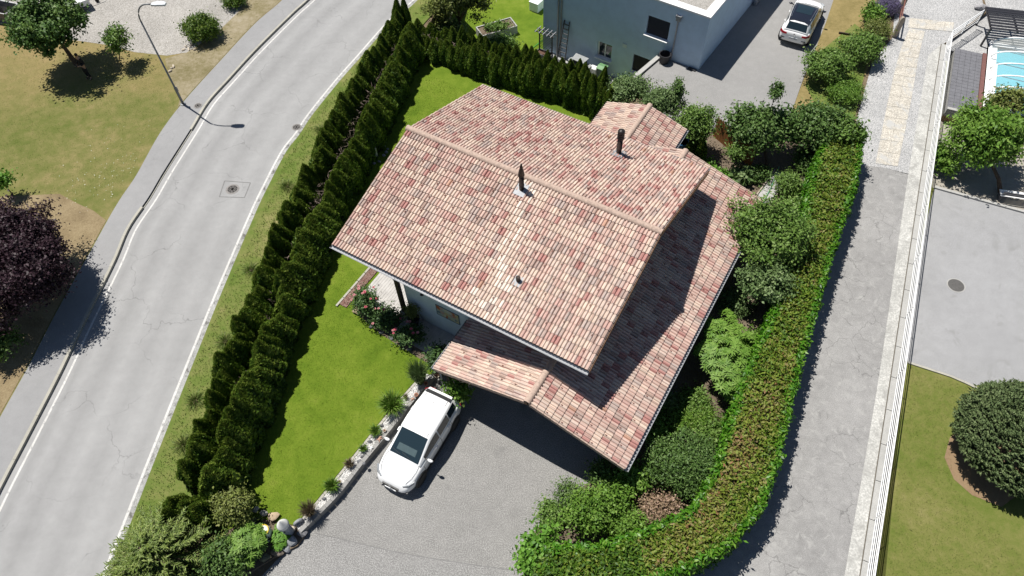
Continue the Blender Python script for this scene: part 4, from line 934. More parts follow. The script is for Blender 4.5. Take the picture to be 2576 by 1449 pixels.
# blue tub beside shed
bt = thing('water_tub', 'blue plastic tub full of water beside the shed wall', 'tub', G(1713,372)); MB().lathe([(.3,0),(.36,.5),(.39,.5),(.39,.53),(.34,.53),(.28,.05)], 22).build('tub', plain('blue plastic', (.05,.2,.42), .4), bt); MB().lathe([(.33,.45),(.001,.45)], 22).build('water', glassmat('tub water', (.05,.14,.25), .05), bt)
# garden path slabs and hoses
gpth = thing('garden_path', 'pale concrete slab path between the vegetable beds', 'path')
a0, a1 = G(1955,455), G(1893,540); d = unit((a1-a0)[None])[0]; nn = np.array([-d[1],d[0],0])
for k in range(6): p = a0+d*(.56*k-.6); MB().prism([tuple((p+nn*s1*.35+d*s2)[:2]) for s1, s2 in ((-1,.01),(1,.01),(1,.54),(-1,.54))], 0, .06).build('slab', m_concrete, gpth)
for s_ in (-.42,.42): MB().beam(tuple(a0+nn*s_+np.array([0,0,.05])-d*.6), tuple(a0+nn*s_+d*2.8+np.array([0,0,.05])), .06,.12).build('edging_board', plain('pale board', (.38,.33,.27), .8), gpth)
h2 = MB().tube(crom([G(1960,420,.1), G(1940,470,.12), G(1925,500,.12), G(1915,530,.1), G(1914,550,.1)], .15), .02, 6)
tag(h2.build('garden_hose', plain('pale green hose', (.12,.4,.22), .4)), 'pale green hose lying beside the garden path slabs', 'hose')
# electric box by the hedge
eb = thing('utility_box', 'pale grey utility box with a sloped top standing beside the thuja hedge', 'utility box', G(940,392,LAWN_Z), math.radians(25))
MB().slab([[(-.2,-.2,0),(.2,-.2,0)],[(-.2,-.2,.62),(.2,-.2,.62)],[(-.2,.0,.75),(.2,.0,.75)]], (0,.2,-.02)).box((0,.09,.34),(.4,.2,.68)).build('body', plain('box grey', (.5,.52,.54), .6), eb)
MB().box((0,-.205,.33),(.32,.012,.5)).build('door', plain('box grey', (.5,.52,.54), .6), eb)
for k, (px, py, r_) in enumerate(((952,362,.16),(964,370,.13),(955,408,.1),(942,412,.09),(928,414,.1),(966,392,.1),(972,384,.11),(975,376,.08))):
    s_ = thing('border_rock', ('first','second','third','fourth','fifth','sixth','seventh','eighth')[k]+' rough grey rock in the ring round the utility box', 'rock', G(px,py,LAWN_Z), 0, 'rocks round the utility box'); MB().rock((0,0,r_*.5),(r_*1.2,r_,r_*.7),k).build('stone', plain('grey rock', (.26,.26,.27), .9, 0, .25, 10), s_)
# ================================================================ STREET LAMP
m_lamp = plain('lamp steel', (.20,.21,.22), .5, .4, .1, 6)
lb = G(461,262,.12); lp = thing('street_lamp', 'tall grey curved street lamp standing between park lawn and pavement', 'street lamp', lb)
MB().lathe([(.16,0),(.16,.05),(.1,.06)], 16).build('base_plate', m_lamp, lp)
MB().tube([(0,0,0),(0,0,1.2),(0,0,1.25),(0,0,5.6)], [.075,.075,.055,.045], 12).build('pole', m_lamp, lp, True)
hd = np.array([2.35,-.3,0]); dirA = unit((G(400,20,6.5)-lb)[None])[0]; dirA[2] = 0; dirA = unit(dirA[None])[0]
hx = np.linalg.norm((G(398,22,6.55)-lb)[:2])
MB().tube([(0,0,5.55)]+[(dirA[0]*hx*.55*(1-math.cos(t)), dirA[1]*hx*.55*(1-math.cos(t)), 5.6+1.0*math.sin(t)) for t in np.linspace(0, PI/2, 9)]+[(dirA[0]*hx*.75, dirA[1]*hx*.75, 6.6)], .04, 10).build('arm', m_lamp, lp, True)
ha = math.atan2(dirA[1], dirA[0])
head = thing('lamp_head', None, None); head.parent = lp; head.location = (dirA[0]*hx, dirA[1]*hx, 6.6); head.rotation_euler = (0,0,ha)
MB().slab([[(-.35,-.09,.03),(-.35,.09,.03)],[(-.1,-.17,.07),(-.1,.17,.07)],[(.3,-.16,.07),(.3,.16,.07)],[(.42,-.1,.04),(.42,.1,.04)]], (0,0,-.09)).build('housing', plain('lamp head pale', (.62,.64,.66), .4), head)
MB().box((.12,0,-.03),(.45,.24,.03)).build('lens', glassmat('lamp lens', (.6,.6,.6), .2), head)
MB().box((.08,0,1.1),(.04,.14,.3)).build('door', m_lamp, lp)
# ================================================================ CARS
m_paint = plain('white car paint', (.83,.83,.83), .25, 0, .0, 1, .5, .6); m_bpaint = plain('black car paint', (.012,.014,.022), .18, 0, 0, 1, .6, .7); m_trim = plain('black trim', (.018,.018,.02), .5)
m_glass = glassmat('car glass', (.015,.028,.036), .04); m_tyre = plain('tyre', (.022,.022,.022), .85); m_rim = plain('alloy', (.4,.4,.42), .3, .8); m_red = plain('tail lamp red', (.28,.01,.018), .2); m_chrome = plain('chrome', (.6,.6,.62), .2, .9)
m_lampg = plain('headlamp glass', (.34,.36,.38), .12); m_dash = plain('dashboard', (.05,.085,.095), .5)
def interp(tab, x): xs = [r[0] for r in tab]; return [float(np.interp(x, xs, [r[k] for r in tab])) for k in range(1, len(tab[0]))]
def make_car(label, loc, rz, P):
    t = thing('parked_car', label, 'car', loc, rz); Lc = P['L']/2; W = P['W']/2; kx = P['L']/4.27
    ST = [(-2.135,.46,.78,.80,.58),(-2.09,.34,.93,.97,.74),(-1.95,.26,1.0,1.04,.83),(-1.75,.22,1.02,1.06,.87),(-1.3,.2,1.0,1.05,.885),(-.5,.19,.965,1.02,.875),(.4,.19,.945,1.0,.87),(.95,.2,.935,1.02,.875),(1.3,.2,.90,1.0,.875),(1.6,.22,.83,.95,.85),(1.86,.25,.73,.87,.79),(2.03,.3,.62,.75,.68),(2.115,.36,.52,.58,.52),(2.135,.42,.48,.5,.4)]
    rings = []
    for x, zb, zs, zc, hw in ST:
        hw *= W/.885; h = [(0,zb),(hw*.8,zb),(hw*.96,zb+.09),(hw,zb+(zs-zb)*.45),(hw*.985,zb+(zs-zb)*.8),(hw*.93,zs),(hw*.80,zs+(zc-zs)*.4),(hw*.45,zs+(zc-zs)*.85),(0,zc)]
        ring = h+[(-a, b) for a, b in h[-2:0:-1]]; rings.append([(x*kx, a, b) for a, b in ring])
    mb = MB(); n = len(rings[0]); mb.add([p for r in rings for p in r], [(i*n+k, i*n+(k+1) % n, (i+1)*n+(k+1) % n, (i+1)*n+k) for i in range(len(rings)-1) for k in range(n)]+[tuple(range(n)), tuple((len(rings)-1)*n+k for k in range(n))])
    body = mb.build('body', m_paint, t, True); ss = body.modifiers.new('sub', 'SUBSURF'); ss.levels = 1; ss.render_levels = 2
    # cabin: x, z base, z top, half width base, half width top
    H_ = P['H']; CT = [(-2.02,.98,1.02,.70,.64),(-1.78,1.0,H_-.10,.75,.57),(-1.6,1.0,H_-.055,.78,.60),(-1.0,.98,H_-.01,.81,.65),(-.4,.96,H_,.82,.665),(.0,.95,H_-.03,.82,.66),(.18,.95,H_-.1,.81,.65),(1.06,.96,1.0,.77,.72)]
    rr = []
    for x, zb, zt, wb, wt in CT:
        wb *= W/.885; wt *= W/.885; h = [(wb,zb),(wb+(wt-wb)*.92,zb+(zt-zb)*.9),(wt*.93,zt-.012*(zt > 1.1)),(wt*.5,zt+.012),(0,zt+.018)]
        rr.append([(x*kx, a, b) for a, b in h+[(-a, b) for a, b in h[-2::-1]]])
    roof = MB().grid(rr).build('cabin', m_paint, t, True)
    def side(x, f, s_, o=.012): zb, zt, wb, wt = interp(CT, x); wb *= W/.885; wt *= W/.885; return (x*kx, s_*(wb+(wt-wb)*f*.92+o), zb+(zt-zb)*f*.9)
    x_end = P.get('xend', -1.62)
    for s_ in (-1, 1):
        for xa, xb, nm in ((.7,-.32,'side_window'),(-.38,-1.12,'side_window'),(-1.16,x_end,'side_window')):
            xs_ = np.linspace(xa, xb, 6); MB().grid([[side(x, .12, s_) for x in xs_], [side(x, .9, s_) for x in xs_]]).build(nm, m_glass, t)
    def top(x, f, dz=.014): zb, zt, wb, wt = interp(CT, x); return (x*kx, f*wt*W/.885, zt+.018*(1-abs(f))+dz)
    ws = MB(); fs = np.linspace(-.9, .9, 9)
    ws.grid([[top(x, f, .016) for f in fs] for x in np.linspace(1.03, .1, 8)]); wsp = ws.build('windscreen', m_glass, t, True)
    MB().grid([[top(x, f, .02) for f in np.linspace(-.6,.6,5)] for x in (.86,.62)]).build('dashboard', m_dash, wsp)
    rw_ = MB(); rw_.grid([[top(x, f, .016) for f in np.linspace(-.92,.92,7)] for x in np.linspace(-1.8, -1.99, 4)]); rw_.build('rear_window', m_glass, t, True)
    if P.get('roof') == 'black':
        MB().grid([[top(x, f, .012) for f in np.linspace(-1,1,9)] for x in np.linspace(.12,-1.8,14)]).build('roof', m_bpaint, t, True)
        MB().grid([[top(x, f, .02) for f in np.linspace(-.68,.68,7)] for x in np.linspace(-.05,-.95,8)]).build('glass_roof', m_glass, t, True)
        for s_ in (-1,1): MB().tube([top(-.05,s_*.9,.02), top(-.12,s_*.9,.06), top(-1.35,s_*.88,.06), top(-1.45,s_*.88,.02)], .018, 6).build('roof_rail', m_chrome, t)
    else:
        for s_ in (-1,1): MB().tube([top(.02,s_*.8,.006), top(-1.6,s_*.8,.006)], .008, 5).build('roof_seam', m_trim, t)
        MB().grid([[top(x, f, .02) for f in np.linspace(-.98,.98,9)] for x in (-1.62,-1.78)]).build('spoiler', m_trim, t, True)
        MB().slab([[(-1.78*kx,f*.56*W/.885,H_-.085+.02*(1-abs(f))) for f in np.linspace(-1,1,9)],[(-1.9*kx,f*.52*W/.885,H_-.13+.02*(1-abs(f))) for f in np.linspace(-1,1,9)]], (0,0,-.03)).build('spoiler', m_paint, t)
        MB().tube([top(-1.3,0,.0), (-1.42*kx,0,H_+.12)], .008, 5).build('antenna', m_trim, t)
    for x in (1.27*kx, -1.33*kx):
        for s_ in (-1,1):
            y = s_*(W-.075)
            MB().lathe([(.37,-.02),(.39,.0),(.385,.03),(.33,.035)], 22, (x,s_*(W-.035),.36), axis=(0,s_,0)).build('wheel_arch', m_trim, t)
            wl = thing('wheel', None, None); wl.parent = t; wl.location = (x, y, .335)
            MB().lathe([(.22,-.1),(.31,-.1),(.335,-.07),(.335,.07),(.31,.1),(.22,.1)], 24, axis=(0,s_,0)).build('tyre', m_tyre, wl, True)
            rm = MB().lathe([(.22,.06),(.2,.085),(.18,.05),(.05,.05),(.05,.09),(.001,.09)], 20, axis=(0,s_,0))
            for k in range(5): a = 2*PI*k/5; rm.beam((.05*math.cos(a),s_*.08,.05*math.sin(a)),(.21*math.cos(a),s_*.085,.21*math.sin(a)),.05,.03,up=(0,1,0))
            rm.build('rim', m_rim, wl)
    for s_ in (-1,1):
        mr = thing('mirror', None, None); mr.parent = t; mr.location = (.68*kx, s_*(W+.02), 1.02)
        MB().rock((0,s_*.09,.03),(.075,.13,.075),9,1).build('housing', m_paint if P.get('roof') != 'black' else m_bpaint, mr, True); MB().beam((0,-s_*.12,-.02),(0,s_*.03,0),.04,.03).build('arm', m_trim, mr)
        for x in (.05,-.95): MB().box((x*kx,s_*(W*.985+.012),.9),(.17,.03,.03)).build('door_handle', m_paint if P.get('roof') == 'black' else m_chrome, t)
        MB().slab([[(1.93*kx,s_*.46,.745),(1.93*kx,s_*.50,.665)],[(1.8*kx,s_*.68,.79),(1.84*kx,s_*.69,.69)],[(1.6*kx,s_*.815,.83),(1.64*kx,s_*.815,.74)]], (.05,s_*.035,.03)).build('headlight', m_lampg, t)
        MB().slab([[(-2.1*kx,s_*.45,.90),(-2.13*kx,s_*.45,.82)],[(-2.07*kx,s_*.66,.92),(-2.1*kx,s_*.68,.80)],[(-1.9*kx,s_*.84,.95),(-1.93*kx,s_*.86,.82)]], (-.03,s_*.012,.0)).build('tail_light', m_red, t)
        MB().box((-2.1*kx,s_*.62,.56),(.06,.24,.05)).build('rear_reflector', m_trim, t)
        MB().box((-2.07*kx,s_*.66,.44),(.06,.26,.04)).build('exhaust_trim', m_trim, t)
        MB().box((2.0*kx,s_*.62,.45),(.06,.22,.05), rz=-s_*.5).build('fog_trim', m_trim, t)
    MB().slab([[(2.13*kx,-.36,.62),(2.13*kx,0,.64),(2.13*kx,.36,.62)],[(2.15*kx,-.34,.42),(2.15*kx,0,.42),(2.15*kx,.34,.42)]], (-.12,0,0)).build('grille', m_trim, t)
    MB().lathe([(.07,0),(.07,.012),(.055,.014),(.05,.006),(.001,.006)], 18, (2.145*kx,0,.6), axis=(1,0,.1)).build('emblem', m_chrome, t)
    MB().lathe([(.06,0),(.06,.012),(.047,.014),(.042,.006),(.001,.006)], 18, (-2.12*kx,0,.88), axis=(-1,0,.15)).build('emblem', m_chrome, t)
    pl_ = MB().box((-2.145*kx,0,.62),(.02,.52,.11)).build('number_plate', plain('plate white', (.68,.7,.72), .4), t)
    pf = MB().box((2.16*kx,0,.4),(.02,.5,.1)).build('number_plate', MATS['plate white'], t)
    if P.get('text'):
        cu = bpy.data.curves.new('plate_text', 'FONT'); cu.body = P['text']; cu.size = .11; cu.align_x = 'CENTER'; cu.align_y = 'CENTER'
        tmp = bpy.data.objects.new('plate_text', cu); COL.objects.link(tmp); bpy.context.view_layer.update()
        me = bpy.data.meshes.new_from_object(tmp.evaluated_get(bpy.context.evaluated_depsgraph_get())); bpy.data.objects.remove(tmp)
        me.materials.append(m_trim); o = obj_from('plate_text', me, pl_); o.location = (-2.157*kx,0,.62); o.rotation_euler = (PI/2,0,-PI/2)
    for s_ in (-1,1):
        for x, z1_ in ((.93,.86),(-.34,.9),(-1.12,.93)):
            hw = interp([(r[0],r[4]) for r in ST], x)[0]*W/.885; MB().tube([(x*kx,s_*(hw*.965),.3),(x*kx,s_*(hw+.003),.5),(x*kx,s_*(hw+.001),.7),(x*kx,s_*(hw*.955),z1_)], .008, 5).build('panel_gap', m_trim, t)
        MB().tube([(.98*kx,s_*.70,.985),(1.3*kx,s_*.72,.955),(1.6*kx,s_*.68,.895),(1.85*kx,s_*.56,.815)], .007, 5).build('panel_gap', m_trim, t)
        MB().beam((-1.0*kx,s_*(W*.99),.27),(1.0*kx,s_*(W*.985),.27),.04,.1).build('sill', m_trim, t)
    wl_ = MB()
    for s_ in (.35,-.25): wl_.tube([top(.985,s_,.03), top(.9,s_-.55,.03)], .008, 5)
    wl_.build('wiper', m_trim, t); t.scale = (1.03,)*3
    return t
make_car('white hatchback parked on the driveway beside the pebble bed', (-4.08,11.855,0), math.radians(-119.4), dict(L=4.275, W=1.765, H=1.535, xend=-1.72))
make_car('white car with black roof parked on the drive of the blue grey house', (19.04,39.0,0), math.radians(59.5), dict(L=4.234, W=1.82, H=1.573, roof='black', text='VS 411024', xend=-1.5))
# ================================================================ PERSON under the maple
pb_ = G(227,197,.12); person = thing('person', 'person in black clothes standing in the tree shade holding a controller', 'person', pb_, math.radians(-28))
def skin(name, verts, edges, mat, parent, root=0, sub=2):
    me = bpy.data.meshes.new(name); me.from_pydata([v[:3] for v in verts], edges, []); o = obj_from(name, me, parent); me.materials.append(mat)
    o.modifiers.new('skin', 'SKIN')
    lay = me.skin_vertices[0].data if len(me.skin_vertices) else None
    if lay:
        for i, v in enumerate(verts): r = v[3]; lay[i].radius = (r, r) if not hasattr(r, '__len__') else r; lay[i].use_root = (i == root)
    s_ = o.modifiers.new('sub', 'SUBSURF'); s_.levels = 1; s_.render_levels = sub
    me.polygons.foreach_set('use_smooth', [True]*len(me.polygons)); return o
# faces -y in its own frame
V_ = [(0,0,.95,(.15,.1)),(0,.01,1.15,(.135,.095)),(0,.01,1.35,(.165,.105)),(0,.015,1.46,(.11,.08)),(0,.0,1.54,.055),(0,-.01,1.64,(.075,.09)),(0,-.01,1.74,(.07,.085))]
E_ = [(0,1),(1,2),(2,3),(3,4),(4,5),(5,6)]
def limb(pts, at):
    p = at
    for v in pts: V_.append(v); E_.append((p, len(V_)-1)); p = len(V_)-1
    return p
for s_ in (-1,1):
    limb([(s_*.1,0,.88,.09),(s_*.11,-.02,.5,.06),(s_*.12,.01,.1,.042),(s_*.13,-.06,.04,.04),(s_*.14,-.16,.03,.03)], 0)
    wr = limb([(s_*.19,.01,1.42,.06),(s_*.25,.03,1.15,.047),(s_*.13,-.22,1.1,.036),(s_*.09,-.27,1.11,.03)], 3)
    for f_, (dx, dy, dz) in enumerate(((.0,-.09,.02),(.012,-.095,.005),(.014,-.09,-.012),(.014,-.075,-.028))):
        limb([(s_*(.08+dx-.02*f_*0),-.30,1.115+dz,.0095),(s_*(.06+dx),-.27+dy*.9,1.115+dz*1.3,.0085),(s_*(.035+dx),-.265+dy*.75,1.105+dz*1.3,.008)], wr)
    limb([(s_*.06,-.275,1.15,.011),(s_*.03,-.3,1.165,.009)], wr)
m_skin = plain('skin', (.45,.27,.19), .6); m_black = plain('black cloth', (.012,.012,.014), .9)
skin('body', V_, E_, m_skin, person)
V_ = [(0,0,.93,(.165,.115)),(0,.01,1.15,(.155,.115)),(0,.01,1.35,(.185,.125)),(0,.015,1.465,(.12,.09)),(0,.01,1.5,.07)]; E_ = [(0,1),(1,2),(2,3),(3,4)]
for s_ in (-1,1): limb([(s_*.19,.01,1.42,.075),(s_*.25,.03,1.15,.06),(s_*.15,-.19,1.1,.05)], 3)
skin('jacket', V_, E_, m_black, person)
V_ = [(0,0,.97,(.165,.115)),(0,0,.92,(.165,.115))]; E_ = [(0,1)]
for s_ in (-1,1): limb([(s_*.1,0,.86,.105),(s_*.11,-.02,.5,.078),(s_*.12,.01,.12,.06)], 1)
skin('trousers', V_, E_, m_black, person)
for s_ in (-1,1): MB().rock((s_*.13,-.06,.045),(.05,.14,.05),4,1).build('shoe', m_trim, person, True)
MB().lathe([(.1,0),(.098,.05),(.075,.1),(.03,.125),(.001,.128)], 16, (0,.012,1.69)).build('hair', plain('dark hair', (.02,.014,.01), .7), person, True)
MB().rock((0,-.105,1.645),(.013,.02,.022),2).build('nose', m_skin, person, True)
for s_ in (-1,1): MB().lathe([(.011,-.004),(.011,.004)], 8, (s_*.03,-.096,1.675), axis=(0,-1,0)).build('eye', m_trim, person); MB().rock((s_*.083,-.01,1.66),(.012,.02,.03),3).build('ear', m_skin, person)
MB().box((0,-.1,1.6),(.045,.012,.01)).build('mouth', plain('lips', (.3,.12,.1), .6), person)
co = thing('drone_controller', 'small dark remote controller held in both hands of the person', 'controller', pb_, math.radians(-28))
MB().box((0,-.34,1.13),(.15,.08,.03)).build('body', m_trim, co); MB().box((0,-.40,1.17),(.14,.012,.08)).build('phone', plain('phone grey', (.12,.12,.13), .3), co)
# trailer at the gravel lot, wheelie items partly behind the maple
tr = thing('trailer', 'small pale box trailer half hidden behind the maple at the gravel edge', 'trailer', G(200,25,.12), math.radians(35))
MB().box((0,0,.55),(1.6,1.0,.35)).build('box', m_white, tr); MB().tube([(.8,0,.4),(1.7,0,.4)], .03, 8).build('drawbar', m_trim, tr); MB().box((-.1,0,.34),(1.2,.9,.06)).build('chassis', m_trim, tr)
for s_ in (-1,1): MB().lathe([(.1,-.06),(.24,-.06),(.24,.06),(.1,.06)], 18, (.0,s_*.56,.25), axis=(0,1,0)).build('wheel', m_tyre, tr)
MB().lathe([(.06,-.04),(.13,-.04),(.13,.04),(.06,.04)], 14, (1.3,.1,.14), axis=(0,1,0)).build('jockey_wheel', m_tyre, tr)
sk = thing('skip_wall', 'dark sloped metal bin at the left edge behind the maple', 'bin', G(25,48,.12), math.radians(-20))
MB().add([(-.8,-.4,0),(.5,-.4,0),(.5,.4,0),(-.8,.4,0),(-1.1,-.6,.9),(.8,-.6,.9),(.8,.6,.9),(-1.1,.6,.9)], [(3,2,1,0),(0,1,5,4),(1,2,6,5),(2,3,7,6),(3,0,4,7)]).build('body', plain('rusty grey', (.16,.15,.14), .8, 0, .2, 6), sk); MB().tube([(-1.1,-.6,.9),(.8,-.6,.9),(.8,.6,.9),(-1.1,.6,.9),(-1.1,-.6,.9)], .03, 6).build('rim', m_white, sk)
# ================================================================ PLANTS
m_bark = plain('bark', (.11,.075,.05), .9, 0, .25, 14); m_twig = plain('dead twigs', (.26,.2,.165), .9, 0, .25, 14)
LM = dict(
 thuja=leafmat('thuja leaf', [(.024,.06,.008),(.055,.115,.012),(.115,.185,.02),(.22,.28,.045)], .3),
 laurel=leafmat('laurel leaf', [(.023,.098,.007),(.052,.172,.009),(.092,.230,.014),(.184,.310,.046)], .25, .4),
 clipped=leafmat('clipped laurel', [(.045,.105,.01),(.085,.165,.014),(.14,.21,.02),(.2,.225,.04),(.2,.16,.06),(.26,.13,.06)], .2),
 maple=leafmat('maple leaf', [(.03,.075,.016),(.055,.12,.022),(.095,.175,.035),(.16,.24,.05)], .2),
 purple=leafmat('purple leaf', [(.011,.004,.007),(.022,.008,.014),(.04,.018,.027),(.07,.04,.05)], .1),
 fruit=leafmat('fruit leaf', [(.05,.11,.016),(.095,.18,.028),(.15,.245,.05),(.24,.33,.1)], .2),
 bright=leafmat('bright leaf', [(.05,.13,.014),(.105,.215,.025),(.17,.295,.045),(.25,.37,.085)], .3),
 lime=leafmat('lime leaf', [(.048,.144,.014),(.102,.240,.024),(.156,.324,.042),(.216,.384,.072)], .3),
 olive=leafmat('olive leaf', [(.07,.105,.02),(.13,.165,.035),(.2,.23,.06),(.28,.29,.1)], .2),
 dark=leafmat('dark leaf', [(.03,.07,.014),(.06,.12,.024),(.1,.175,.04),(.17,.25,.08)], .15),
 spruce=leafmat('spruce needle', [(.055,.1,.018),(.105,.165,.028),(.18,.245,.045),(.28,.33,.08)], .1),
 bluespruce=leafmat('blue spruce needle', [(.04,.072,.026),(.078,.12,.044),(.125,.175,.068),(.19,.235,.105)], .1),
 rose=leafmat('rose leaf', [(.027,.061,.020),(.047,.101,.027),(.081,.149,.041),(.135,.203,.068)], .2),
 pinkish=leafmat('pinkish leaf', [(.14,.12,.06),(.24,.175,.1),(.36,.245,.17),(.48,.32,.25)], .2),
 lav=leafmat('lavender', [(.06,.075,.05),(.1,.09,.14),(.15,.12,.24),(.2,.16,.3)], .1),
 tuft=leafmat('grass tuft', [(.056,.140,.014),(.105,.210,.021),(.168,.280,.042),(.280,.336,.112)], .25),
 brown=leafmat('brown tuft', [(.09,.065,.045),(.16,.12,.08),(.24,.19,.13),(.18,.17,.06)], .2),
 grey=leafmat('greyish shrub', [(.055,.1,.03),(.1,.165,.05),(.16,.235,.085),(.24,.31,.14)], .2),
 petal=plain('rose petal', (.5,.1,.14), .6), petal2=plain('pale petal', (.58,.26,.27), .6))
LM['lawnblade'] = leafmat('lawn blade', [(.058,.105,.007),(.1,.16,.011),(.15,.21,.02),(.225,.24,.05)], .2)
LM['vergeblade'] = leafmat('verge blade', [(.07,.14,.02),(.11,.18,.03),(.18,.21,.06),(.34,.29,.14)], .2)
LM['parkblade'] = leafmat('park blade', [(.04,.075,.01),(.075,.1,.02),(.13,.13,.04),(.22,.18,.08)], .2)
def depth_at(px, py, z):
    d = (px-1288)/1787*RIGHT-(py-724.5)/1787*UP+FWD; return (z-CAM_H)/d[2]
def lump(D, rng, n=12, lo=.66, sg=.42):
    """uneven radius for directions D"""
    C = unit(rng.normal(0,1,(n,3))+np.array([0,0,.35])); A = rng.uniform(.5,1,n)
    a = np.arccos(np.clip(D@C.T, -1, 1)); return lo+(1-lo)*np.max(A*np.exp(-(a/sg)**2), axis=1)
def crown(rng, R, size, asp=.55, cover=2.6, clump=.16, n_l=12, lo=.5, tilt=.75, zmin=-.5, fill=.3, axis_up=0):
    """leaf corners for an uneven crown with half axes R about the origin"""
    R = np.array(R, float); rm = (R[0]*R[1]*R[2])**(1/3)
    n = int(cover*4*PI*rm*rm*.7/(size*size*asp*.5)); per = max(6, int(28*(clump/.16)**2)); k = max(12, n//per)
    D = unit(rng.normal(0,1,(k*3,3))); D = D[D[:,2] > zmin][:k]; k = len(D)
    ra = lump(D, rng, n_l, lo)*lump(D, rng, 70, .68, .15)*rng.uniform(.92,1.06,k)*1.1; inner = rng.random(k) < fill; ra[inner] *= rng.uniform(.35,.85,inner.sum())
    C = D*ra[:,None]*R; cs = clump*rng.uniform(.6,1.5,k)
    P = np.repeat(C, per, 0)+rng.normal(0,1,(k*per,3))*np.repeat(cs, per)[:,None]*np.array([1,1,.65])
    Nn = np.repeat(unit(D/R), per, 0)*.7+np.array([0,0,.5])
    val = np.clip(np.repeat(rng.beta(2,2.4,k), per)*.62+rng.random(k*per)*.42, 0, 1)
    val = np.where(rng.random(k*per) < .02, 1, val)
    ax = np.repeat(D, per, 0) if axis_up else None
    return leaves(P, Nn, size, asp, tilt, ax, rng), val, C
def limbs(rng, C, z0, r0, top, lean=(0,0), nb=9):
    """tapered trunk from the ground with limbs reaching into the crown"""
    mb = MB(); z0 = float(z0); hub = np.array([lean[0]*.6, lean[1]*.6, z0+(top-z0)*.55])
    mb.tube([(0,0,z0-.1),(lean[0]*.25,lean[1]*.25,z0+(top-z0)*.3),tuple(hub)], [r0*1.25,r0,r0*.75], 9)
    for j in rng.choice(len(C), min(nb, len(C)), replace=False):
        e = C[j]*.8+np.array([0,0,0]); m = (hub+e)/2+np.array([0,0,.12])
        mb.tube([tuple(hub),tuple(m),tuple(e)], [r0*.6,r0*.35,r0*.1], 6)
    return mb
SEED = [100]
def plant(name, label, cat, px, py, zc, rpx, rz, mat, size=.11, asp=.55, base=0, trunk=.05, group=None, cover=2.4, clump=.15, foot=None, lo=.5, n_l=16, part='crown', tpart='trunk', **kw):
    """shrub or tree whose crown centre is seen at (px, py) at height zc"""
    size *= 1.2; clump *= 1.1
    SEED[0] += 1; rng = np.random.default_rng(SEED[0]); k = depth_at(px, py, zc)/1787
    k *= 1.13 if lo < .8 else 1; R = (rpx[0]*k, rpx[1]*k, rz)
    c = G(px, py, zc); o = thing(name, label, cat, c if foot is None else c, 0, group)
    o.location.z = base
    V, val, C = crown(rng, R, size, asp, cover, clump, n_l, lo, **kw); V = V+np.array([0,0,zc-base]); C = C+np.array([0,0,zc-base])
    V[:,2] = np.maximum(V[:,2], .02)
    f = np.zeros(2) if foot is None else (G(*foot, base)-c)[:2]
    obj_from(part, fast_mesh(part, V, 4, LM[mat], val), o)
    t = limbs(rng, C-np.array([f[0],f[1],0]), 0, trunk, zc-base, (-f[0],-f[1])); t.v = [(x+f[0],y+f[1],z) for x,y,z in t.v]
    t.build(tpart, m_bark, o); return o
# ---------------------------------------------------------------- thuja hedges, plant by plant
def thuja_mesh(seed, h=2.0, r=.36):
    rng = np.random.default_rng(seed); n = 8200
    t = rng.random(n)**.85; z = .05+t*(h-.05)
    prof = np.where(t < .5, .92+.08*np.sin(t*9+seed), .95*np.clip((1-t)/.48, 0, 1)**.78)
    a = rng.uniform(0,2*PI,n); bulge = 1+.16*np.sin(a*3+seed+z*2.2)+.1*np.sin(a*5-z*4); rr = r*prof*bulge*rng.uniform(.72,1.08,n)
    P = np.stack([rr*np.cos(a), rr*np.sin(a), z], 1); out = np.stack([np.cos(a), np.sin(a), np.full(n,.25)], 1)
    ax = out*.55+np.array([0,0,1.0])
    nr = np.stack([-np.sin(a), np.cos(a), np.zeros(n)], 1)*np.sign(rng.normal(0,1,n))[:,None]*.7+out*.8
    val = np.clip(.2+.5*t+.22*np.sin(a*3+seed+z*2.2)+rng.normal(0,.16,n), 0, 1)  # paler towards the tips: sunlit tops of the hedge put into the leaf colour
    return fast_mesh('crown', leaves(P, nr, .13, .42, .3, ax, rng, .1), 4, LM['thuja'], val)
TMESH = [thuja_mesh(s) for s in range(6)]
stem = MB().tube([(0,0,-.1),(0,0,1.2)], [.04,.02], 6).mesh('trunk', m_bark)
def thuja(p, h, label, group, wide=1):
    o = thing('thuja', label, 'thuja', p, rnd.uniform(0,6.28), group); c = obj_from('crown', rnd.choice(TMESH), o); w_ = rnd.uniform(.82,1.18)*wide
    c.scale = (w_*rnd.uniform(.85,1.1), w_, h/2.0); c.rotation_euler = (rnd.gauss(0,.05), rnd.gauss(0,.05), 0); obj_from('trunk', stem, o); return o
TI = crom([G(x,y,2.05)*np.array([1,1,0]) for x,y in ((1028,82),(1000,150),(905,345),(830,480),(770,610),(735,690),(690,800),(650,910),(610,1015),(575,1100),(540,1190))], .3)
TO = crom([G(x,y,2.05)*np.array([1,1,0]) for x,y in ((985,45),(925,140),(870,220),(820,310),(760,430),(715,520),(675,610),(640,700),(605,790),(560,890),(525,980),(490,1070),(455,1170))], .3)
ORD = lambda n: '%d%s' % (n, 'th' if 10 <= n % 100 <= 20 else {1:'st',2:'nd',3:'rd'}.get(n % 10, 'th'))
def row(C, step, h, label, group, wide=1, jit=.08):
    Ls = np.linalg.norm(np.diff(C, axis=0), axis=1).sum(); Q = resample(C, int(Ls/step)+1)
    for i_, p in enumerate(Q):
        t_ = i_/len(Q); hh = h(t_)*rnd.uniform(.84,1.2) if callable(h) else h*rnd.uniform(.86,1.12)
        thuja(p+np.array([rnd.uniform(-jit,jit), rnd.uniform(-jit,jit), 0]), hh, ORD(i_+1)+' '+label, group, wide)
    return Q
TI = offset(TI, 0); TI[:,0] -= .1
TO[:,0] += .2
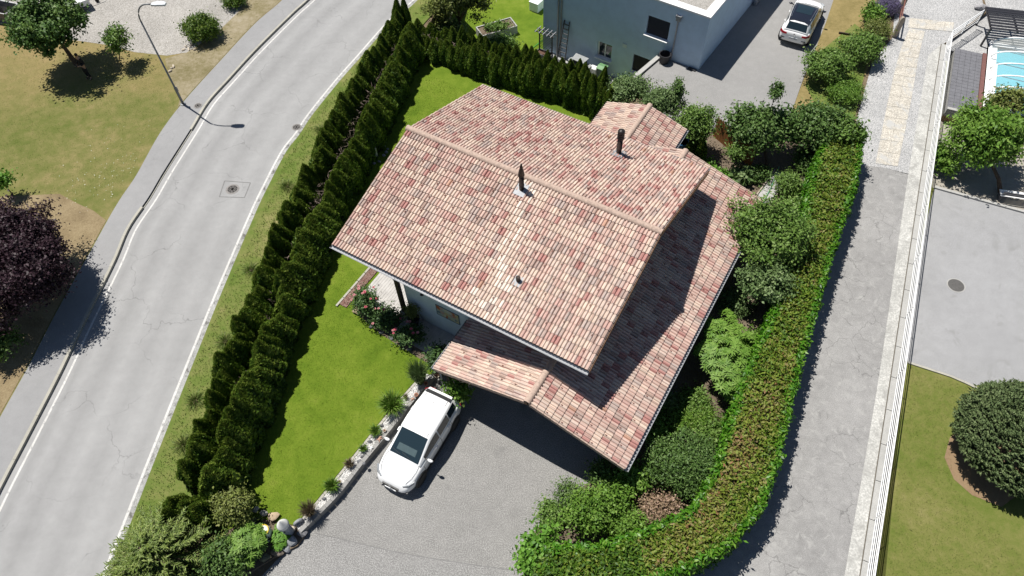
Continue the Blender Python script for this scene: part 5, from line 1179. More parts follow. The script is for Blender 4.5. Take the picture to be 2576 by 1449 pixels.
row(TI, .45, lambda t: 2.2+.25*t, 'thuja from the top corner in the lawn side row of the roadside hedge', 'inner row of the roadside thuja hedge', 1.75)
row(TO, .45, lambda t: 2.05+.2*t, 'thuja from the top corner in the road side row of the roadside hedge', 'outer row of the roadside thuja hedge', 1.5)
for x, y, q in ((470,1190,'second'),(500,1200,'third'),(530,1205,'rightmost'),(455,1215,'leftmost')): thuja(G(x,y+105,0), 1.9, q+' of the four thujas closing the lower end of the roadside hedge', 'end of the roadside thuja hedge', 1.3)
RI = crom([G(x,y,1.6+.1*i_)*np.array([1,1,0]) for i_, (x,y) in enumerate(((1060,90),(1120,102),(1148,112),(1210,127),(1251,140),(1330,160),(1400,174),(1470,196),(1545,226)))], .3)
RO = crom([G(x,y,1.55+.09*i_)*np.array([1,1,0]) for i_, (x,y) in enumerate(((1048,58),(1080,62),(1121,73),(1180,82),(1240,101),(1300,120),(1380,142),(1450,160),(1530,192)))], .3)
row(RI, .44, lambda t: 1.75+.8*t, 'thuja from the left in the front row of the hedge behind the lawn', 'front row of the rear thuja hedge', 1.25)
row(RO, .5, lambda t: 1.6+.7*t, 'thuja from the left in the back row of the hedge below the blue house', 'back row of the rear thuja hedge', 1.1)
thuja(G(1008,100), 2.9, 'tallest pointed thuja at the top corner of the hedges', 'tall corner thujas', 1.0)['label'] = 'tall pointed thuja left at the top corner of the hedges'
thuja(G(1030,95), 2.8, 'tall pointed thuja right at the top corner of the hedges', 'tall corner thujas', 1.0)
thuja(G(1745,395), 1.9, 'single clipped yellow green thuja column beside the shed', 'lone thuja', 1.15)
def twigs(name, A, B_, z, n, label=None):
    rng = np.random.default_rng(n); k = rng.integers(0, len(A), n); f = rng.uniform(.3,.7,(n,1)); B2 = resample(B_, len(A))
    P = A[k]*(1-f)+B2[k]*f+np.array([0,0,1])*(z+rng.normal(0,.12,(n,1)))
    V = leaves(P, rng.normal(0,1,(n,3)), .3, .07, .8, None, rng); me = fast_mesh(name, V, 4, m_twig, rng.random(n)); o = obj_from(name, me); tag(o, label, 'twigs', kind='stuff')
twigs('dead_twigs', TI, TO[:len(TO)], 1.15, 1500, 'bare brown twigs in the gap between the two rows of the roadside hedge')
twigs('dead_twigs', RI, RO, 1.0, 1500, 'bare brown twigs between the two rows of the rear hedge')
# ---------------------------------------------------------------- laurel hedge
HL = crom([G(x,y,2.0) for x,y in ((2085,330),(2048,447),(2020,575),(1978,680),(1948,797),(1890,914),(1840,1070),(1805,1180),(1745,1279),(1665,1322),(1533,1370),(1420,1380),(1345,1380))], .3)
HR = crom([G(x,y,2.0) for x,y in ((2168,330),(2150,450),(2108,575),(2072,690),(2040,800),(2006,925),(1970,1080),(1942,1190),(1895,1290),(1800,1385),(1640,1450),(1480,1490),(1340,1500))], .3)
n_ = 160; HL, HR = resample(HL, n_), resample(HR, n_)
lh = thing('laurel_hedge', 'long curved clipped laurel hedge with a browned top along the lane', 'hedge')
rng = np.random.default_rng(5)
def hpts(n, top):
    k = rng.uniform(0, n_-1.001, n); i_ = k.astype(int); f = (k-i_)[:,None]; A = HL[i_]*(1-f)+HL[i_+1]*f; B_ = HR[i_]*(1-f)+HR[i_+1]*f
    d = unit(HL[i_+1]-HL[i_]); nrm = unit((B_-A)*np.array([1,1,0])); wav = .06*np.sin(k*1.7)+.05*np.sin(k*.63+1)
    if top:
        w = rng.random((n,1)); P = A*(1-w)+B_*w; P[:,2] = 1.95+wav+rng.normal(0,.08,n)-.18*np.abs(2*w[:,0]-1)**6
        return P, np.tile(np.array([0,0,1.]), (n,1))+nrm*(2*w-1)*.3, k
    s = np.where(rng.random(n) < .5, 0, 1); P = np.where(s[:,None] == 1, B_+nrm*.06, A-nrm*.06); z = rng.random(n)**.7*1.98
    off_ = (wav+.08*np.sin(z*5+k*3)+rng.normal(0,.06,n))[:,None]; P = P+nrm*np.where(s == 1, 1, -1)[:,None]*off_; P[:,2] = z
    return P, nrm*np.where(s == 1, 1, -1)[:,None]+np.array([0,0,.45]), k
P, Nn, k = hpts(34000, True); bend = np.exp(-((k-112)/26)**2); val = np.clip(.38+.3*bend*np.clip(.6+.7*np.sin(P[:,0]*2.1)*np.sin(P[:,1]*1.7),0,1)-.25*(k > 138)+.1*np.sin(P[:,0]*2.3)*np.sin(P[:,1]*1.9)+rng.normal(0,.19,len(P)), 0, 1)
o = obj_from('clipped_top', fast_mesh('clipped_top', leaves(P, Nn, .16, .42, .7, None, rng), 4, LM['clipped'], val), lh); o['kind'] = 'stuff'
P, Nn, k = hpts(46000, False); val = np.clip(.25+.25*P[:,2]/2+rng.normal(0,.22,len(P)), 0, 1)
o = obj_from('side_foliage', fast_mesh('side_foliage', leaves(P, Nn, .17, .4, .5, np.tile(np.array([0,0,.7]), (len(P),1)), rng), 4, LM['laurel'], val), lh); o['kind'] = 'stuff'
P, Nn, k = hpts(9000, True); nr = unit((HR-HL)*np.array([1,1,0]))[k.astype(int)]; ed_ = rng.random(len(P)) < .5
P = np.where(ed_[:,None], HL[k.astype(int)], HR[k.astype(int)])+np.array([0,0,0])+rng.normal(0,.09,(len(P),3)); P[:,2] = 1.93+rng.normal(0,.07,len(P))
o = obj_from('young_shoots', fast_mesh('young_shoots', leaves(P, Nn, .18, .38, .5, np.tile(np.array([0,0,.8]), (len(P),1)), rng), 4, LM['laurel'], np.clip(rng.normal(.55,.25,len(P)),0,1)), lh); o['kind'] = 'stuff'
core = MB(); A = HL*.93+HR*.07; B_ = HL*.07+HR*.93
core.grid([[(p[0],p[1],0) for p in A], [(p[0],p[1],1.8) for p in A], [(p[0],p[1],1.8) for p in B_], [(p[0],p[1],0) for p in B_]])
core.build('branch_mass', plain('laurel wood', (.05,.045,.025), .9, 0, .3, 9), lh)
# ---------------------------------------------------------------- trees and shrubs
plant('maple_tree', 'green maple tree with its trunk in the dry grass near the gravel lot', 'tree', 122,62,3.0, (100,100), 2.0, 'maple', .14, .75, .12, .13, foot=(194,165), cover=3.4, clump=.22, n_l=26, lo=.62)
plant('young_tree', 'slim young tree standing between the maple and the street lamp', 'tree', 296,105,1.7, (32,36), 1.3, 'fruit', .12, .6, .12, .035, foot=(304,165), cover=1.6, clump=.17)
plant('clipped_bush', 'squat clipped green bush on the gravel near the pavement', 'bush', 505,72,.8, (48,48), .85, 'thuja', .1, .6, .12, .05, lo=.88, cover=3)
plant('clipped_bush', 'small clipped bush cut off by the top edge of the picture', 'bush', 588,2,.5, (30,28), .5, 'thuja', .1, .6, .12, .04, lo=.85)
plant('purple_tree', 'broad dark purple leaved tree overhanging the pavement at the left edge', 'tree', 15,660,2.7, (178,195), 2.4, 'purple', .11, .6, .13, .16, cover=3.2, clump=.18, n_l=30, lo=.6, foot=(30,790))
plant('yellow_shrub', 'yellow flowering shrub behind the purple tree at the left edge', 'shrub', 2,455,1.2, (26,20), .6, 'lime', .12, .6, .12, .03)
plant('green_shrub', 'green shrub in the shade below the purple tree', 'shrub', -5,860,1.0, (42,60), .9, 'dark', .12, .6, .12, .04)
plant('garden_tree', 'tall feathery green tree at the top edge beside the blue house garden', 'tree', 1150,-10,1.2, (95,80), 2.6, 'olive', .2, .35, -2.9, .12, cover=1.9, clump=.22, n_l=18)
plant('garden_shrub', 'olive green shrub on the slope between the road and the feathery tree', 'shrub', 1085,45,-.6, (58,50), 1.2, 'olive', .12, .5, -2.2, .05, cover=2)
plant('garden_shrub', 'low olive shrub hanging over the back of the thuja hedge', 'shrub', 1120,75,-1.2, (55,35), .9, 'grey', .11, .5, -2.6, .05, cover=2)
plant('garden_shrub', 'leafy green shrub beside the raised vegetable bed', 'shrub', 1262,112,-2.0, (48,30), .75, 'fruit', .12, .6, -2.9, .04)
plant('climber_shrub', 'grey green climbing shrub spreading over the back of the shed roof', 'shrub', 1582,228,2.0, (68,44), 1.0, 'grey', .11, .5, 0, .05, clump=.17)
plant('climber_shrub', 'grey green shrub in the middle of the row beside the neighbour drive', 'shrub', 1668,258,2.0, (66,50), 1.1, 'grey', .11, .5, 0, .05, clump=.17)
plant('climber_shrub', 'greener shrub at the drive end of the row beside the shed', 'shrub', 1745,312,1.8, (55,58), 1.2, 'fruit', .11, .5, 0, .05, clump=.17)
plant('shoot', 'tall thin leafy shoot rising above the shrubs at the drive', 'shrub', 1707,228,2.6, (10,28), .9, 'dark', .1, .6, 1.2, .015, cover=2, clump=.08, lo=.8)
plant('fruit_tree', 'dark leaved fruit tree beside the orange board fence', 'tree', 1918,322,1.9, (108,78), 1.4, 'dark', .15, .55, 0, .09, clump=.22, n_l=20, foot=(1930,430), cover=2.8)
plant('fruit_tree', 'dark leaved fruit tree touching the top end of the laurel hedge', 'tree', 2058,318,1.9, (100,74), 1.4, 'dark', .15, .55, 0, .09, clump=.22, n_l=20, foot=(2040,430), cover=2.8)
plant('fruit_tree', 'low spreading branch tree over the top end of the laurel hedge', 'tree', 2130,335,2.1, (52,42), .8, 'fruit', .14, .55, 0, .06, clump=.2, foot=(2120,400))
plant('shoot', 'tall leafy shoot rising from the fruit tree in front of the drive', 'shrub', 1952,235,3.8, (13,26), .8, 'dark', .11, .6, 2.5, .015, cover=2, clump=.09, lo=.8)
plant('border_shrub', 'round green shrub on the dry border below the parked black roofed car', 'shrub', 2085,165,1.0, (78,62), 1.1, 'fruit', .12, .55, 0, .05)
plant('border_shrub', 'yellow green shrub at the gravel edge below the gate post', 'shrub', 2172,120,.9, (66,56), 1.0, 'fruit', .11, .55, 0, .04)
plant('border_shrub', 'grassy green shrub between the fruit tree and the white gravel', 'shrub', 2125,232,.5, (52,52), .5, 'bright', .12, .3, 0, .03)
plant('border_shrub', 'narrow dark vine shrub at the top of the dry border', 'shrub', 2195,40,.7, (22,50), .8, 'bright', .12, .7, 0, .04)
plant('lavender', 'large lavender bush in flower at the gate post', 'lavender', 2233,15,.5, (40,28), .6, 'lav', .1, .2, 0, .03, part='flower_spikes', tpart='stem')
plant('border_shrub', 'straw coloured shrub below the lavender at the gate post', 'shrub', 2210,75,.6, (42,34), .6, 'olive', .11, .3, 0, .03)
plant('apple_tree', 'large grey green fruit tree leaning over the corner of the tiled roof', 'tree', 1935,590,2.6, (118,122), 1.7, 'fruit', .12, .55, 0, .1, clump=.2, n_l=24, cover=2.2, foot=(1930,700))
plant('apple_tree', 'smaller grey green tree below the large fruit tree at the laurel hedge', 'tree', 1925,715,1.9, (70,70), 1.2, 'grey', .12, .55, 0, .06, clump=.18)
def palmate(name, label, px, py, zc, rpx, rz, mat, nros, size, base=0):
    """shrub of upright shoots each ending in a star of long leaves"""
    SEED[0] += 1; rng = np.random.default_rng(SEED[0]); k = depth_at(px,py,zc)/1787; R = np.array([rpx[0]*k, rpx[1]*k, rz]); c = G(px,py,zc)
    o = thing(name, label, 'shrub', (c[0],c[1],base)); D = unit(rng.normal(0,1,(nros*2,3))); D = D[D[:,2] > -.35][:nros]; ra = lump(D, rng, 18, .5)*np.where(rng.random(len(D)) < .3, rng.uniform(.4,.8,len(D)), 1)
    C = D*ra[:,None]*R+np.array([0,0,zc-base]); ps, ns, ax, vv = [], [], [], []
    for i_ in range(len(C)):
        m = rng.integers(9,14); a = rng.uniform(0,2*PI)+np.arange(m)*2*PI/m; el = rng.uniform(-.25,.5,m); up = unit((D[i_]*.5+np.array([0,0,1]))[None])[0]; e1 = unit(np.cross(up,[.3,1,.1])[None])[0]; e2 = np.cross(up,e1)
        dv = np.cos(a)[:,None]*e1+np.sin(a)[:,None]*e2+el[:,None]*up; dv = unit(dv); ps.append(C[i_]+dv*size*.5); ns.append(np.tile(up,(m,1))); ax.append(dv); vv.append(np.clip(rng.beta(2,2)*.5+rng.random(m)*.4+.1,0,1))
    V = leaves(np.vstack(ps), np.vstack(ns), size, .3, .12, np.vstack(ax)*4, rng, .08)
    obj_from('foliage', fast_mesh('foliage', V, 4, LM[mat], np.concatenate(vv)), o)
    mb = MB()
    for i_ in range(0,len(C),4): mb.tube([(C[i_][0]*.2,C[i_][1]*.2,0),(C[i_][0]*.7,C[i_][1]*.7,C[i_][2]*.55),tuple(C[i_])], [.025,.015,.006], 5)
    mb.build('stem', m_bark, o); return o
palmate('spurge_shrub', 'bright green shrub of star shaped leaf tufts beside the lower roof eave', 1835,895,1.3, (92,150), 1.0, 'bright', 420, .26)
plant('yew_shrub', 'large dark green rounded shrub between the roof corner and the laurel hedge', 'shrub', 1722,1165,1.2, (112,92), 1.15, 'dark', .085, .45, 0, .07, cover=2.6, n_l=22)
plant('leafy_shrub', 'light green leafy shrub just below the roof corner', 'shrub', 1590,1205,.9, (48,45), .9, 'bright', .11, .6, 0, .04)
plant('leafy_shrub', 'light green shrub beside the flower bed next to the dark rounded shrub', 'shrub', 1640,1085,.6, (40,42), .6, 'bright', .11, .6, 0, .03)
plant('leafy_shrub', 'green flowering shrub between the driveway and the pinkish bush', 'shrub', 1495,1285,1.0, (92,75), 1.0, 'bright', .11, .5, 0, .05, n_l=18)
plant('leafy_shrub', 'loose green shrub at the driveway edge above the hedge end', 'shrub', 1435,1245,.8, (30,40), .8, 'grey', .09, .4, 0, .03, cover=1.4)
plant('leafy_shrub', 'dense small leaved green shrub against the inner side of the laurel hedge', 'shrub', 1580,1325,.8, (58,45), .75, 'bright', .09, .5, 0, .04)
plant('pinkish_bush', 'pinkish brown bush beside the laurel hedge', 'shrub', 1655,1285,1.0, (60,42), .7, 'pinkish', .08, .5, 0, .04)
plant('maple_shrub', 'lime green maple leaved shrub at the end of the laurel hedge', 'shrub', 1362,1398,1.2, (70,78), 1.2, 'lime', .13, .8, 0, .05, cover=2.6, n_l=18)
plant('iris_clump', 'clump of sword leaved plants with lavender beside the roof eave', 'plant', 1665,1010,.35, (45,35), .4, 'grey', .18, .12, 0, .01, part='leaves', tpart='stem', axis_up=1)
plant('lavender', 'small lavender with violet spikes beside the lower eave', 'lavender', 1650,975,.4, (28,26), .4, 'lav', .1, .15, 0, .01, part='flower_spikes', tpart='stem', axis_up=1)
plant('leafy_shrub', 'low yellowish herbs between the eave and the laurel hedge', 'shrub', 1755,1050,.3, (60,35), .35, 'tuft', .12, .2, 0, .01, axis_up=1)
plant('vegetable_plant', 'broad leaved vegetable plant in the bed beyond the roof corner', 'plant', 1870,445,.4, (38,34), .35, 'grey', .2, .85, 0, .01, cover=1.3)
plant('vegetable_plant', 'feathery green plant beside the pale slab path', 'plant', 1985,465,.7, (40,42), .7, 'fruit', .12, .35, 0, .02)
plant('vegetable_plant', 'green plants spreading over the bed right of the slab path', 'plant', 2000,530,.6, (45,45), .6, 'fruit', .11, .5, 0, .02)
for x, y, r_ in ((1770,412,12),(1790,425,10),(1820,440,11),(1838,452,10)): plant('lettuce', ('first','second','third','fourth')[(1770,1790,1820,1838).index(x)]+' yellow green lettuce from the shed on the bare garden soil', 'plant', x,y,.12, (r_,r_), .13, 'lime', .12, .8, 0, .008, group='lettuces on the garden soil', part='leaves', tpart='stem')
plant('sapling', 'thin young sapling with feathery leaves on the bare garden soil', 'tree', 1850,385,1.4, (34,24), .6, 'fruit', .14, .35, 0, .02, cover=1.2)
plant('street_tree', 'bright green leafy tree beside the parking with a bench below', 'tree', 2478,345,1.2, (122,112), 1.9, 'bright', .17, .5, -1, .1, clump=.24, n_l=22, cover=2.0, foot=(2520,490))
plant('street_tree', 'olive green tree in front of the covered pool', 'tree', 2530,262,.8, (85,42), .9, 'olive', .16, .5, -1, .08, clump=.2, n_l=16, cover=1.8)
plant('ivy_shrub', 'narrow leafy shrub growing along the outer side of the railing', 'shrub', 2375,400,-.2, (22,62), .9, 'bright', .13, .8, -1, .03)
plant('ivy_on_post', 'ivy climbing the carport post behind the parked hatchback', 'climber', 1150,985,1.0, (26,30), .9, 'bright', .1, .8, 0, .02)
plant('corner_shrub', 'leafy shrub in the shade where the deck meets the carport roof', 'shrub', 1105,900,.9, (34,32), .6, 'rose', .1, .6, .15, .02)
plant('ground_cover', 'low green ground cover between the star leaved shrub and the laurel hedge', 'plant', 1905,880,.4, (34,80), .45, 'bright', .12, .6, 0, .02)
plant('ground_cover', 'low green plants filling the bed below the star leaved shrub', 'plant', 1790,1085,.35, (50,40), .4, 'fruit', .1, .5, 0, .02)
plant('ground_cover', 'green foliage under the fruit tree beside the laurel hedge top', 'plant', 2030,400,.5, (40,50), .5, 'dark', .13, .5, 0, .03)
plant('ground_cover', 'low leafy plants filling the garden bed above the slab path', 'plant', 1900,440,.3, (45,28), .3, 'dark', .12, .5, 0, .02)
plant('leafy_shrub', 'dark green shrub in the shade under the roof corner', 'shrub', 1520,1190,.6, (34,34), .6, 'dark', .1, .5, 0, .03)
plant('ground_cover', 'leafy plants at the driveway edge in front of the dark rounded shrub', 'plant', 1555,1245,.35, (44,30), .4, 'bright', .1, .5, 0, .02)
plant('ground_cover', 'small leafy plants at the tip of the bed beside the driveway', 'plant', 1395,1300,.3, (46,40), .35, 'fruit', .1, .5, 0, .02)
plant('ground_cover', 'green herbs below the eave between the yew like shrub and star leaved shrub', 'plant', 1745,1010,.3, (52,50), .35, 'fruit', .1, .45, 0, .02)
plant('ground_cover', 'leafy plants along the shaded foot of the eave wall', 'plant', 1690,1060,.3, (44,40), .35, 'bright', .1, .45, 0, .02)
plant('ground_cover', 'green plants below the large fruit tree near the eave', 'plant', 1850,760,.35, (40,44), .4, 'grey', .11, .5, 0, .02)
# ---------------------------------------------------------------- roses with single flowers
def roses(label, px, py, zc, rpx, rz, nf, seed):
    o = plant('rose_bush', label, 'rose bush', px, py, zc, rpx, rz, 'rose', .08, .65, LAWN_Z, .02, cover=1.8, clump=.12); r_ = random.Random(seed); k = depth_at(px,py,zc)/1787
    fm = []
    for m_ in ('petal','petal2'):
        b_ = MB()
        for ring, (n, rad, el) in enumerate(((6,.055,.5),(5,.038,.9),(4,.02,1.3))):
            for j in range(n): a = 2*PI*j/n+ring; d = Vector((math.cos(a)*math.cos(el), math.sin(a)*math.cos(el), math.sin(el))); s2 = Vector((-math.sin(a), math.cos(a), 0)); b_.add([d*.005, d*rad-s2*rad*.6, d*rad*1.35, d*rad+s2*rad*.6], [(0,1,2,3)])
        fm.append(b_.mesh('flower', LM[m_]))
    for _ in range(nf):
        a, q = r_.uniform(0,6.28), r_.random()**.5; f = obj_from('flower', r_.choice(fm), o); f.location = (math.cos(a)*q*rpx[0]*k, math.sin(a)*q*rpx[1]*k, zc-LAWN_Z+rz*math.sqrt(max(0,1-q*q))*.95+.05); f.scale = (r_.uniform(.8,1.2),)*3
    return o
plant('vegetable_plant', 'leafy vegetables growing in the pale raised bed', 'plant', 1248,66,-2.2, (36,16), .3, 'fruit', .12, .6, -2.4, .01)
roses('rose bush with pink blooms at the lawn corner of the deck', 920,760,.8, (34,46), .75, 12, 1)
roses('dark rose bush in front of the pale deck with few blooms', 968,800,.6, (44,36), .5, 4, 2)
roses('shaded rose bush below the front eave with pink blooms', 1030,842,.7, (44,34), .5, 9, 3)
# ---------------------------------------------------------------- conifers
def conifer(name, label, px, py, zt, base, rad_px, mat, nb, sprig, foot=None, dome=False, ns=16, seed=1):
    rng = np.random.default_rng(seed); c = G(px,py,base); k = depth_at(px,py,base)/1787; Rr = rad_px*k; h = zt-base
    o = thing(name, label, 'conifer', c); ps, ns_, ax, vv = [], [], [], []; mb = MB(); mb.tube([(0,0,-.1),(0,0,h*.5),(0,0,h*.92)], [.13,.08,.02], 8)
    for i_ in range(nb):
        if dome:
            D = unit(rng.normal(0,1,3)[None])[0]; D[2] = abs(D[2])*1.0-.12; tip = np.array([D[0]*Rr,D[1]*Rr,max(.1,h*.42+D[2]*h*.58)])*rng.uniform(.93,1.03); rt = tip*.45+np.array([0,0,.1])
        else:
            t = (i_+.5)/nb; z0 = h*(.08+.9*t); a = rng.uniform(0,2*PI); ln = Rr*(1-t)**.75*rng.uniform(.8,1.12)+.15; rt = np.array([0,0,z0]); tip = np.array([math.cos(a)*ln, math.sin(a)*ln, z0+ln*rng.uniform(-.18,.2)*1.0+.1*t])
        d = tip-rt; Ld = np.linalg.norm(d); d = d/Ld; sd = unit(np.cross(d,[0,0,1])[None])[0]
        if not dome: mb.tube([tuple(rt),tuple(rt+(tip-rt)*.95)], [.03,.008], 5)
        m = max(4, int(ns*(.4+Ld/Rr)) if not dome else ns)
        for j in range(m):
            f = (.25+.75*j/m) if not dome else rng.uniform(.55,1.02); s_ = (-1)**j; spread = rng.uniform(.35,1.0); p0 = rt+(tip-rt)*f
            dv = unit((d*rng.uniform(.5,1.1)+sd*s_*spread+np.array([0,0,rng.uniform(-.05,.35)]))[None])[0]; Ls = sprig*rng.uniform(.6,1.25)*(1.15-.45*f if not dome else 1)
            for q in range(3):
                rot = [sd*0+np.array([0,0,1]), np.cross(dv,[0,0,1]), np.array([.5,.5,.7])][q]; ps.append(p0+dv*Ls*.5); ns_.append(rot); ax.append(dv); vv.append(np.clip(.2+.5*f*rng.random()+rng.normal(.08,.12)+(.12 if q == 0 else 0),0,1))
    P = np.array(ps); V = leaves(P, np.array(ns_), sprig, .2 if not dome else .3, .1, np.array(ax)*5, rng, .05)
    V[:,2] = np.maximum(V[:,2], .03)
    obj_from('crown', fast_mesh('crown', V, 4, LM[mat], np.array(vv)), o); mb.build('trunk', m_bark, o); return o
conifer('spruce_tree', 'spreading spruce with pale shoot tips at the bottom left corner', 440,1432,3.0, 0, 165, 'spruce', 330, .2, ns=24, seed=3)
conifer('spruce_tree', 'dense rounded blue green spruce on the lower lawn at the right edge', 2522,1135,2.2, -1, 148, 'bluespruce', 2300, .17, dome=True, ns=14, seed=4)
plant('corner_shrub', 'green shrub with reddish tips between the spruce and the hedge end', 'shrub', 590,1275,1.2, (52,50), 1.0, 'olive', .1, .5, 0, .04)
palmate('corner_shrub', 'shrub of narrow bright leaves below the rock garden', 620,1375,.8, (55,75), .8, 'bright', 170, .2)
plant('corner_shrub', 'dark shrub between the spruce and the driveway apron', 'shrub', 560,1410,.8, (70,70), .9, 'dark', .11, .5, 0, .05)
# flowering weeds along the road edge and stray tufts
def tuft(name, label, p, h, r, mat, n, seed, group=None, droop=.5, w=.05):
    rng = np.random.default_rng(seed); a = rng.uniform(0,2*PI,n); q = rng.random(n)**.6; hh = h*rng.uniform(.55,1.05,n); out = np.stack([np.cos(a)*q*r, np.sin(a)*q*r, hh], 1); b0 = out*np.array([.25,.25,0]); b0[:,2] = 0
    mid = b0+(out-b0)*np.array([.5,.5,.75]); ax1 = mid-b0; L1 = np.linalg.norm(ax1, axis=1)[:,None]; sd = unit(np.cross(ax1, rng.normal(0,1,(n,3))))*w*h*.5
    V = np.stack([b0-sd*.6, b0+sd*.6, mid+sd, mid-sd], 1); tip = out-np.array([0,0,1])*(q*h*droop*.3)[:,None]; V2 = np.stack([mid-sd, mid+sd, tip+sd*.1, tip-sd*.1], 1)
    val = np.clip(rng.random(n)*.8+.1,0,1); o = thing(name, label, 'grass tuft', p, 0, group)
    obj_from('blades', fast_mesh('blades', np.concatenate([V,V2]).reshape(-1,3), 4, LM[mat], np.concatenate([val,val])), o)
    MB().lathe([(r*.18,-.02),(r*.16,.04),(.001,.06)], 8).build('crown', m_bark, o); return o
wd = []
for i_, (x, y) in enumerate(((1010,70),(890,165),(785,318),(700,460),(610,670),(545,850),(470,1000),(440,1110))):
    tuft('roadside_weed', ORD(i_+1)+' wild grass tuft from the top along the verge beside the road', G(x+22,y+10,.03), .22+.12*rnd.random(), .6, 'vergeblade', 260, 300+i_, 'weeds on the road verge')
rng = np.random.default_rng(77)
def blades(name, poly_px, z, n, mat, h, label, cat='grass'):
    """short blades over an area, one object"""
    Pp = np.array([G(x,y,z) for x,y in poly_px]); lo_, hi_ = Pp.min(0), Pp.max(0); Q = rng.uniform(lo_[:2], hi_[:2], (n*3,2)); ins = np.zeros(len(Q), bool); m = len(Pp)
    for i_ in range(m):
        a, b = Pp[i_], Pp[(i_+1) % m]; cond = (a[1] > Q[:,1]) != (b[1] > Q[:,1])
        with np.errstate(divide='ignore', invalid='ignore'): ins ^= cond & (Q[:,0] < (b[0]-a[0])*(Q[:,1]-a[1])/(b[1]-a[1])+a[0])
    Q = Q[ins][:n]; k = len(Q); P = np.hstack([Q, np.full((k,1), z)]); hh = h*rng.uniform(.5,1.3,(k,1)); a = rng.uniform(0,2*PI,k); sd = np.stack([np.cos(a),np.sin(a),np.zeros(k)],1)*hh*.22; tip = P+np.array([0,0,1])*hh+np.stack([-np.sin(a),np.cos(a),np.zeros(k)],1)*hh*rng.uniform(-.7,.7,(k,1))
    V = np.stack([P-sd, P+sd, tip], 1).reshape(-1,3); val = np.clip(.45+.22*np.sin(P[:,0]*.9+1.3*np.sin(P[:,1]*.5))*np.sin(P[:,1]*.8+np.sin(P[:,0]*.6))+.12*np.sin(P[:,0]*2.7)*np.sin(P[:,1]*2.2+P[:,0])+rng.normal(0,.15,k),0,1)
    o = obj_from(name, fast_mesh(name, V, 3, LM[mat], val)); tag(o, label, cat, kind='stuff')
blades('lawn_grass', [(1060,175),(1180,235),(1000,420),(880,560),(850,640),(960,740),(880,790),(1080,930),(880,1145),(745,1315),(640,1290),(560,1230),(700,900),(850,560),(1000,300)], LAWN_Z, 42000, 'lawnblade', .035, 'short mown grass of the main garden lawn')
blades('verge_grass', [(1040,15),(985,80),(900,190),(800,370),(700,590),(600,830),(500,1070),(400,1330),(300,1449),(285,1440),(340,1310),(400,1160),(480,950),(560,750),(640,580),(720,400),(800,280),(900,165),(985,66)], .03, 20000, 'vergeblade', .07, 'rough grass strip between the road edge and the thuja hedge')
blades('park_grass', [(0,80),(184,110),(400,150),(440,260),(300,480),(180,500),(100,480),(0,440)], .12, 12000, 'parkblade', .035, 'patchy dry and green grass of the park lawn')
blades('lower_grass', [(2290,920),(2440,975),(2380,1060),(2400,1230),(2576,1400),(2576,1449),(2230,1449)], -1.01, 9000, 'parkblade', .035, 'patchy dry grass on the lower lawn beside the railing')
# ================================================================ PEBBLE BED ALONG THE DRIVEWAY
INN = resample(crom(GP([(742,1321),(795,1260),(886,1147),(972,1041),(1037,966),(1067,936)], .33), .2), 27); OUT = resample(crom(GP([(757,1340),(848,1249),(908,1173),(976,1090),(1060,985),(1095,943)], .36), .2), 27)
bed = thing('pebble_bed', 'long narrow white pebble bed with grey block walls between lawn and driveway', 'planting bed')
m_block = asphalt('grey block', (.26,.255,.245), .14, .3)
inw = INN-OUT; inw[:,2] = 0; inw = unit(inw)
for k in range(26):
    a, b = OUT[k], OUT[k+1]; d = unit((b-a)[None])[0]*.006; w_ = inw[k]*.17
    MB().prism([tuple((a+d)[:2]), tuple((b-d)[:2]), tuple((b-d+w_)[:2]), tuple((a+d+w_)[:2])], -.02, .36+rnd.uniform(0,.006)).build('wall_block', m_block, bed)
    a, b = INN[k], INN[k+1]
    MB().prism([tuple((a+d)[:2]), tuple((b-d)[:2]), tuple((b-d-w_*.6)[:2]), tuple((a+d-w_*.6)[:2])], -.02, .27+rnd.uniform(0,.008)).build('edge_block', m_kerb, bed)
strip('fill', INN-inw*.1, OUT+inw*.16, .22, m_wgrav, 2, kind=None, parent=bed)
rng = np.random.default_rng(9); n = 5200; k = rng.integers(0,26,n); f = rng.random((n,1)); w_ = rng.uniform(.2,.8,(n,1)); P = (INN[k]*(1-f)+INN[k+1]*f)*(1-w_)+(OUT[k]*(1-f)+OUT[k+1]*f)*w_; P[:,2] = .23+rng.uniform(0,.03,n)
V = []; base_o = np.array([[1,0,0],[0,1,0],[-1,0,0],[0,-1,0],[0,0,1]]); s_ = rng.uniform(.012,.032,(n,1,1)); a = rng.uniform(0,6.28,n); cs, sn = np.cos(a), np.sin(a); Rz = np.zeros((n,3,3)); Rz[:,0,0] = cs; Rz[:,0,1] = -sn; Rz[:,1,0] = sn; Rz[:,1,1] = cs; Rz[:,2,2] = .7
O_ = np.einsum('nij,kj->nki', Rz, base_o)*s_+P[:,None,:]; tri = np.array([[0,1,4],[1,2,4],[2,3,4],[3,0,4]]); V = O_[:,tri].reshape(-1,3)
o = obj_from('pebbles', fast_mesh('pebbles', V, 3, leafmat('white pebble', [(.5,.49,.47),(.68,.67,.65),(.8,.79,.77)], 0, .9), np.repeat(rng.random(n),4)), bed); o['kind'] = 'stuff'
def bpos(px, py, z=.24): return G(px, py, z)
tuft('grass_tuft', 'tall grey brown feathery grass at the upper end of the pebble bed', bpos(1058,962), 1.6, .6, 'grey', 700, 1, droop=.2, w=.012)
tuft('grass_tuft', 'large green arching grass tuft leaning over the lawn beside the hatchback', bpos(990,1030), 1.0, .75, 'tuft', 520, 2, w=.03)
tuft('grass_tuft', 'yellow green grass tuft beside the hatchback mirror', bpos(947,1090), .5, .36, 'tuft', 280, 3, w=.05)
